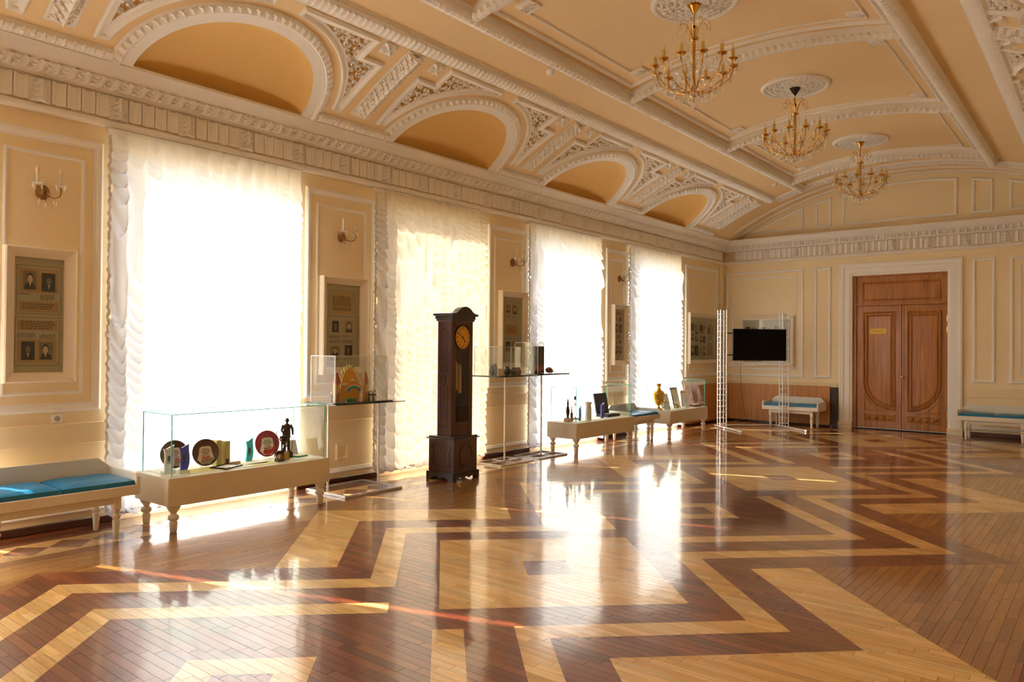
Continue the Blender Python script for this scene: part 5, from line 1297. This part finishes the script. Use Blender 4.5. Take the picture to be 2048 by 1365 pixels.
def framed_display(label, y, z0, W_, H_, items, fmap, loc, rotz=0., fw=.085, seed=1):
    t = thing('framed_display', label, 'wall display', loc, rotz); rr = random.Random(seed)
    pr = [(0, 0), (0, .08), (.012, .088), (.03, .074), (fw-.012, .036), (fw, .034), (fw, .01)]
    M = lambda a, b, c: (c, a, b)
    MB().sweep(rect(-W_/2, W_/2, 0, H_), pr, M).build('frame', 'frame_white', t, ang=25)
    iw, ih = W_-2*fw, H_-2*fw
    bk = MB(); bk.col = MATC; bk.box(.002, .012, -iw/2, iw/2, fw, fw+ih); back = bk.build('backing', 'print', t, smooth=False)
    X = lambda u: -iw/2+u*iw
    Z = lambda v: fw+v*ih
    L_ = MB(); L_.col = INK
    for it in items:
        k, u0, u1, v0, v1 = it[:5]
        if k == 'tan':
            s_ = MB(); s_.col = TAN if len(it) < 6 else it[5]; s_.box(.0122, .0132, X(u0), X(u1), Z(v0), Z(v1)); s_.build('mounted_sheet', 'print', t, smooth=False)
        elif k == 'photo':
            s_ = MB(); s_.col = rr.choice((srgb(120, 108, 88), srgb(64, 60, 56), srgb(150, 132, 102))) if len(it) < 6 or it[5] != 2 else srgb(38, 42, 44)
            s_.box(.0134, .0142, X(u0), X(u1), Z(v0), Z(v1)); ph = s_.build('photograph', 'print', t, smooth=False)
            q = MB(); portrait(q, X(u0), X(u1), Z(v0), Z(v1), it[5] if len(it) > 5 else 0, rr); q.v = [(.0142+c, a, b) for a, b, c in q.v]; q.build('portrait', 'print', ph, smooth=False)
        elif k == 'text':
            n = it[5]; lh = (v1-v0)/n
            for j in range(n):
                vv = v1-lh*(j+.5); ue = u1-(u1-u0)*rr.uniform(0, .28)*(1 if j == n-1 else .35); uu = u0
                while uu < ue-.01:
                    wl = rr.uniform(.02, .085); e = min(ue, uu+wl); L_.box(.0134, .0138, X(uu), X(e), Z(vv)-lh*ih*.24, Z(vv)+lh*ih*.24); uu = e+.018
        elif k == 'line':
            d = .0035
            for (a, b, c, e) in ((u0, u1, v0, v0), (u0, u1, v1, v1)): L_.box(.0122, .0126, X(a), X(b), Z(c)-d/2, Z(c)+d/2)
            for a in (u0, u1): L_.box(.0122, .0126, X(a)-d/2, X(a)+d/2, Z(v0), Z(v1))
    L_.build('printed_lines', 'print', t, smooth=False, kind='stuff')
    MB().box(.026, .029, -iw/2, iw/2, fw, fw+ih).build('glass', 'picture_glass', t, smooth=False)
    return t
I1 = [('line', .06, .95, .51, .93), ('tan', .10, .90, .695, .905), ('photo', .18, .45, .72, .885), ('photo', .55, .83, .71, .872, 2), ('text', .08, .32, .672, .69, 1), ('text', .53, .82, .632, .682, 4),
      ('tan', .10, .90, .525, .62), ('text', .15, .86, .55, .605, 3), ('line', .04, .93, .06, .48), ('tan', .08, .88, .365, .455), ('text', .14, .84, .375, .45, 4), ('text', .08, .46, .30, .345, 4), ('text', .52, .88, .295, .335, 3),
      ('tan', .08, .87, .085, .29), ('photo', .16, .43, .11, .27, 2), ('photo', .52, .80, .11, .265)]
I2 = [('line', .10, .87, .615, .925), ('tan', .15, .83, .64, .905, srgb(186, 154, 104)), ('text', .20, .78, .735, .865, 8), ('text', .20, .78, .68, .725, 3), ('tan', .15, .42, .41, .565, srgb(200, 176, 128)), ('photo', .19, .39, .42, .56, 2), ('tan', .54, .82, .41, .57, srgb(200, 176, 128)), ('photo', .57, .81, .42, .565),
      ('text', .11, .42, .35, .385, 3), ('text', .50, .74, .37, .385, 1), ('text', .11, .45, .29, .325, 4), ('text', .51, .87, .29, .325, 4), ('photo', .15, .42, .13, .255), ('photo', .57, .80, .13, .265, 2), ('text', .15, .42, .08, .11, 2), ('text', .55, .85, .08, .11, 2)]
I3 = [('line', .10, .84, .655, .925), ('tan', .15, .44, .735, .895, srgb(190, 156, 98)), ('photo', .20, .40, .76, .88), ('tan', .48, .78, .735, .895, srgb(190, 156, 98)), ('photo', .51, .76, .74, .88), ('text', .16, .45, .685, .715, 3), ('text', .49, .78, .68, .71, 3),
      ('line', .10, .84, .36, .63), ('tan', .15, .79, .40, .59, srgb(184, 146, 84)), ('text', .20, .74, .44, .565, 7), ('text', .16, .45, .355, .385, 2), ('tan', .15, .42, .16, .33, srgb(176, 138, 78)), ('photo', .19, .40, .18, .32, 2), ('tan', .48, .79, .16, .33, srgb(176, 138, 78)), ('photo', .53, .76, .18, .32)]
I4 = [('tan', .05, .85, .88, .95), ('text', .1, .8, .89, .94, 3), ('tan', .05, .40, .75, .85, srgb(186, 150, 98)), ('text', .1, .36, .77, .84, 4), ('tan', .5, .85, .75, .85, srgb(186, 150, 98)), ('photo', .55, .8, .77, .84, 2), ('tan', .05, .42, .53, .73, srgb(190, 160, 112)), ('photo', .08, .38, .55, .71), ('tan', .5, .88, .53, .73, srgb(190, 160, 112)), ('photo', .54, .82, .54, .71, 2), ('text', .08, .84, .42, .5, 4),
      ('tan', .05, .42, .31, .39), ('tan', .5, .86, .31, .40, srgb(190, 160, 112)), ('photo', .57, .78, .33, .385, 2), ('tan', .05, .42, .12, .28), ('photo', .08, .38, .14, .27), ('tan', .5, .86, .12, .28), ('photo', .55, .8, .14, .27)]
I5 = [('tan', .03, .2, .63, .87, MATC), ('photo', .05, .15, .68, .84, 2), ('text', .18, .30, .68, .83, 6), ('tan', .36, .52, .63, .84), ('photo', .38, .47, .68, .82, 2), ('text', .52, .6, .68, .8, 5), ('tan', .64, .9, .58, .8), ('photo', .68, .75, .62, .76, 2), ('photo', .79, .86, .62, .69), ('text', .67, .85, .79, .85, 2), ('photo', .05, .15, .46, .6), ('photo', .22, .3, .60, .66, 2), ('photo', .2, .32, .44, .56), ('photo', .37, .47, .42, .56), ('photo', .5, .58, .4, .56, 2), ('text', .65, .86, .46, .56, 4),
      ('photo', .05, .16, .1, .34), ('photo', .19, .32, .1, .34, 2), ('text', .36, .46, .12, .28, 7), ('photo', .5, .59, .1, .3), ('text', .64, .88, .1, .4, 10)]
framed_display('tall framed display with four portraits above the bench by the socket', 0, 0, .545, 1.14, I1, None, (.0, 2.39, 1.28), seed=1)
framed_display('tall framed display above the acrylic box with the model castle', 0, 0, .66, 1.14, I2, None, (.0, 5.59, 1.28), seed=2)
framed_display('tall framed display above the acrylic boxes beside the clock', 0, 0, .63, 1.16, I3, None, (.0, 8.77, 1.30), seed=3)
framed_display('tall framed display above the bench between two glass cases', 0, 0, .50, 1.10, I4, None, (.0, 11.885, 1.315), seed=4)
framed_display('wide framed display on the window wall near the corner', 0, 0, 1.56, 1.10, I5, None, (.0, 15.49, 1.30), seed=5)
framed_display('wide framed display on the far wall behind the television', 0, 0, 1.24, 1.12, I5, None, (1.02, YF, 1.25), -PI/2, seed=6)

# ---------------------------------------------------------------- wall sockets
def socket(label, y, z):
    t = thing('wall_socket', label, 'socket', (0, y, z)); MB().box(0, .012, -.043, .043, -.04, .04, .005).build('plate', 'plastic_white', t)
    MB().lathe([(.023, 0), (.024, .0015), (.001, .0016)], 20, mp=lambda a, b, c: (.012+c, a, b)).build('socket_well', 'socket_dark', t)
    for s_ in (-1, 1): MB().lathe([(.003, 0), (.003, .001)], 8, mp=lambda a, b, c: (.0137+c, a+s_*.01, b)).build('socket_hole', 'black_plastic', t)
socket('white wall socket above the blue cushioned bench', 2.545, .962); socket('white wall socket above the bench between two glass cases', 12.02, .985)

# ---------------------------------------------------------------- wall sconces
DROP = MB().add([(0, 0, 0), (.006, 0, -.012), (0, .006, -.012), (-.006, 0, -.012), (0, -.006, -.012), (.009, 0, -.034), (0, .009, -.034), (-.009, 0, -.034), (0, -.009, -.034), (0, 0, -.05)],
                [(0, 1, 2), (0, 2, 3), (0, 3, 4), (0, 4, 1), (1, 5, 6, 2), (2, 6, 7, 3), (3, 7, 8, 4), (4, 8, 5, 1), (5, 9, 6), (6, 9, 7), (7, 9, 8), (8, 9, 5)]).mesh('crystal_drop', 'crystal', False)
def sconce(label, y):
    t = thing('wall_sconce', label, 'sconce', (0, y, 2.90))
    MB().lathe([(.055, 0), (.056, .01), (.045, .02), (.02, .035), (.012, .05), (.001, .052)], 20, mp=lambda a, b, c: (c, a, b*1.15)).build('back_plate', 'antique_brass', t)
    for s_ in (-1, 1):
        a = MB(); a.tube([(.04, 0, 0), (.06, s_*.02, -.035), (.10, s_*.055, -.055), (.145, s_*.085, -.04), (.155, s_*.09, .0), (.15, s_*.088, .03)], [.007, .006, .006, .006, .006, .009], 8); a.build('arm', 'antique_brass', t)
        MB().lathe([(.008, .03), (.03, .036), (.045, .05), (.043, .052), (.012, .04)], 14, (.15, s_*.088, 0)).build('glass_dish', 'crystal', t)
        MB().lathe([(.012, .04), (.0125, .045), (.0125, .125), (.011, .128)], 12, (.15, s_*.088, 0)).build('candle_tube', 'candle_white', t)
        MB().lathe([(.009, .128), (.0155, .145), (.017, .157), (.013, .175), (.005, .195), (.001, .2)], 12, (.15, s_*.088, 0)).build('bulb', 'bulb', t)
        for k in range(4): link('crystal_drop', DROP, t, (.15+.043*math.cos(k*PI/2+.4), s_*.088+.043*math.sin(k*PI/2+.4), .046))
        link('crystal_drop', DROP, t, (.10, s_*.055, -.06)); link('crystal_drop', DROP, t, (.12, s_*.07, -.085))
    MB().tube([(.075, 0, .01), (.075, 0, -.09)], .003, 6).build('pendant_stem', 'bronze', t); link('crystal_drop', DROP, t, (.075, 0, -.09))
sconce('two-armed crystal wall sconce above the four-portrait display', 2.41); sconce('two-armed crystal wall sconce above the model castle display', 5.57)
sconce('two-armed crystal wall sconce on the pier beside the tall clock', 8.79); sconce('two-armed crystal wall sconce between the trophy case and samovar case windows', 11.92)

# ---------------------------------------------------------------- chandeliers
def chandelier(label, y, canopy):
    x, _, z = vm(y, -.09, .0); t = thing('chandelier', label, 'chandelier', (x, y, z-.018))
    if canopy == 'brass': pr = [(.066, 0), (.068, -.012), (.056, -.02), (.06, -.034), (.045, -.055), (.018, -.1), (.008, -.115)]
    else: pr = [(.078, 0), (.078, -.01), (.045, -.065), (.02, -.1), (.008, -.118)]
    MB().lathe(pr[::-1], 20).build('canopy', canopy, t)
    MB().tube([(0, 0, -.1), (0, 0, -.36)], .006, 8).build('rod', 'brass', t); MB().lathe([(.004, -.26), (.014, -.25), (.014, -.235), (.004, -.22)], 10).build('chain_knot', 'dark_canopy', t)
    MB().lathe([(.012, -.385), (.045, -.368), (.05, -.36), (.046, -.356), (.012, -.35)], 18).build('crown_dish', 'brass', t)
    col = MB(); col.lathe([(.012, -.93), (.03, -.9), (.018, -.82), (.014, -.7), (.02, -.66), (.013, -.6), (.017, -.5), (.022, -.44), (.012, -.36)], 14); col.build('column', 'brass', t)
    MB().lathe([(.001, -.965), (.03, -.96), (.055, -.945), (.058, -.93), (.03, -.905), (.01, -.9)], 18).build('hub', 'brass', t)
    MB().ball((0, 0, -1.045), .03, 12, 8, (1, 1, 1.15)).build('crystal_ball', 'crystal', t); MB().tube([(0, 0, -.96), (0, 0, -1.02)], .004, 6).build('finial_rod', 'brass', t)
    DR = lambda x_, y_, z_, s_=1.: setattr(link('crystal_drop', DROP, t, (x_, y_, z_), rnd.uniform(0, 6)), 'scale', (s_, s_, s_))
    hk = MB(); 
    for k in range(8):
        a = 2*PI*k/8+.2; c, s_ = math.cos(a), math.sin(a)
        p = [(.02, -.36), (.045, -.27), (.075, -.205), (.11, -.185), (.145, -.20), (.158, -.245)]
        MB().tube([(r*c, r*s_, zz) for r, zz in p], .0035, 6).build('crown_hook', 'brass', t); DR(.158*c, .158*s_, -.247, 1.5)
    n = 12
    arm = MB().tube([(.03, 0, -.925), (.10, 0, -.915), (.20, 0, -.885), (.30, 0, -.825), (.365, 0, -.77), (.392, 0, -.71), (.395, 0, -.655)], [.009, .007, .0065, .0065, .0065, .0065, .008], 8).mesh('arm', 'brass')
    dish = MB().lathe([(.008, -.612), (.03, -.606), (.05, -.592), (.052, -.585), (.03, -.594), (.012, -.59)], 14).mesh('candle_dish', 'brass'); cand = MB().lathe([(.018, -.592), (.0185, -.585), (.0185, -.505), (.015, -.50)], 10).mesh('candle', 'candle')
    bulb = MB().lathe([(.008, -.50), (.011, -.487), (.010, -.465), (.004, -.437), (.001, -.43)], 8).mesh('bulb', 'bulb')
    for k in range(n):
        a = 2*PI*k/n+.13; c, s_ = math.cos(a), math.sin(a)
        link('arm', arm, t, None, a)
        for nm, me in (('candle_dish', dish), ('candle', cand), ('bulb', bulb)): link(nm, me, t, (.395*c, .395*s_, -.055))
        for j in range(4): b = a+PI/2*j+.5; DR(.395*c+.047*math.cos(b), .395*s_+.047*math.sin(b), -.65, 1.25)
        for (r, zz) in ((.30, -.84), (.20, -.90), (.365, -.76), (.11, -.93)): DR(r*c, r*s_, zz, 1.35)
        a2 = a+PI/n; DR(.33*math.cos(a2), .33*math.sin(a2), -.74, 1.4); DR(.24*math.cos(a2), .24*math.sin(a2), -.86, 1.5); DR(.14*math.cos(a2), .14*math.sin(a2), -.93, 1.4)
        for (r, zz, q) in ((.37, -.78, .3), (.30, -.84, -.3), (.21, -.905, .2), (.09, -.94, -.2), (.40, -.70, 0)): DR(r*math.cos(a2+q*.4), r*math.sin(a2+q*.4), zz, 1.3)
    for k in range(8):
        a = 2*PI*k/8; c, s_ = math.cos(a), math.sin(a)
        st = MB()
        for j in range(16): zz = -.375-.03*j; r = .048+.004*j*(1 if j < 6 else .5); st.ball((r*c, r*s_, zz), .0075, 6, 4)
        st.build('crystal_strand', 'crystal', t, kind='stuff')
    return t
chandelier('brass crystal chandelier with a gold canopy over the floor farthest from the door', 7.05, 'brass')
chandelier('brass crystal chandelier with a dark bronze cone canopy', 10.13, 'dark_canopy')
chandelier('brass crystal chandelier with a gold canopy closest to the wooden door', 13.42, 'brass')
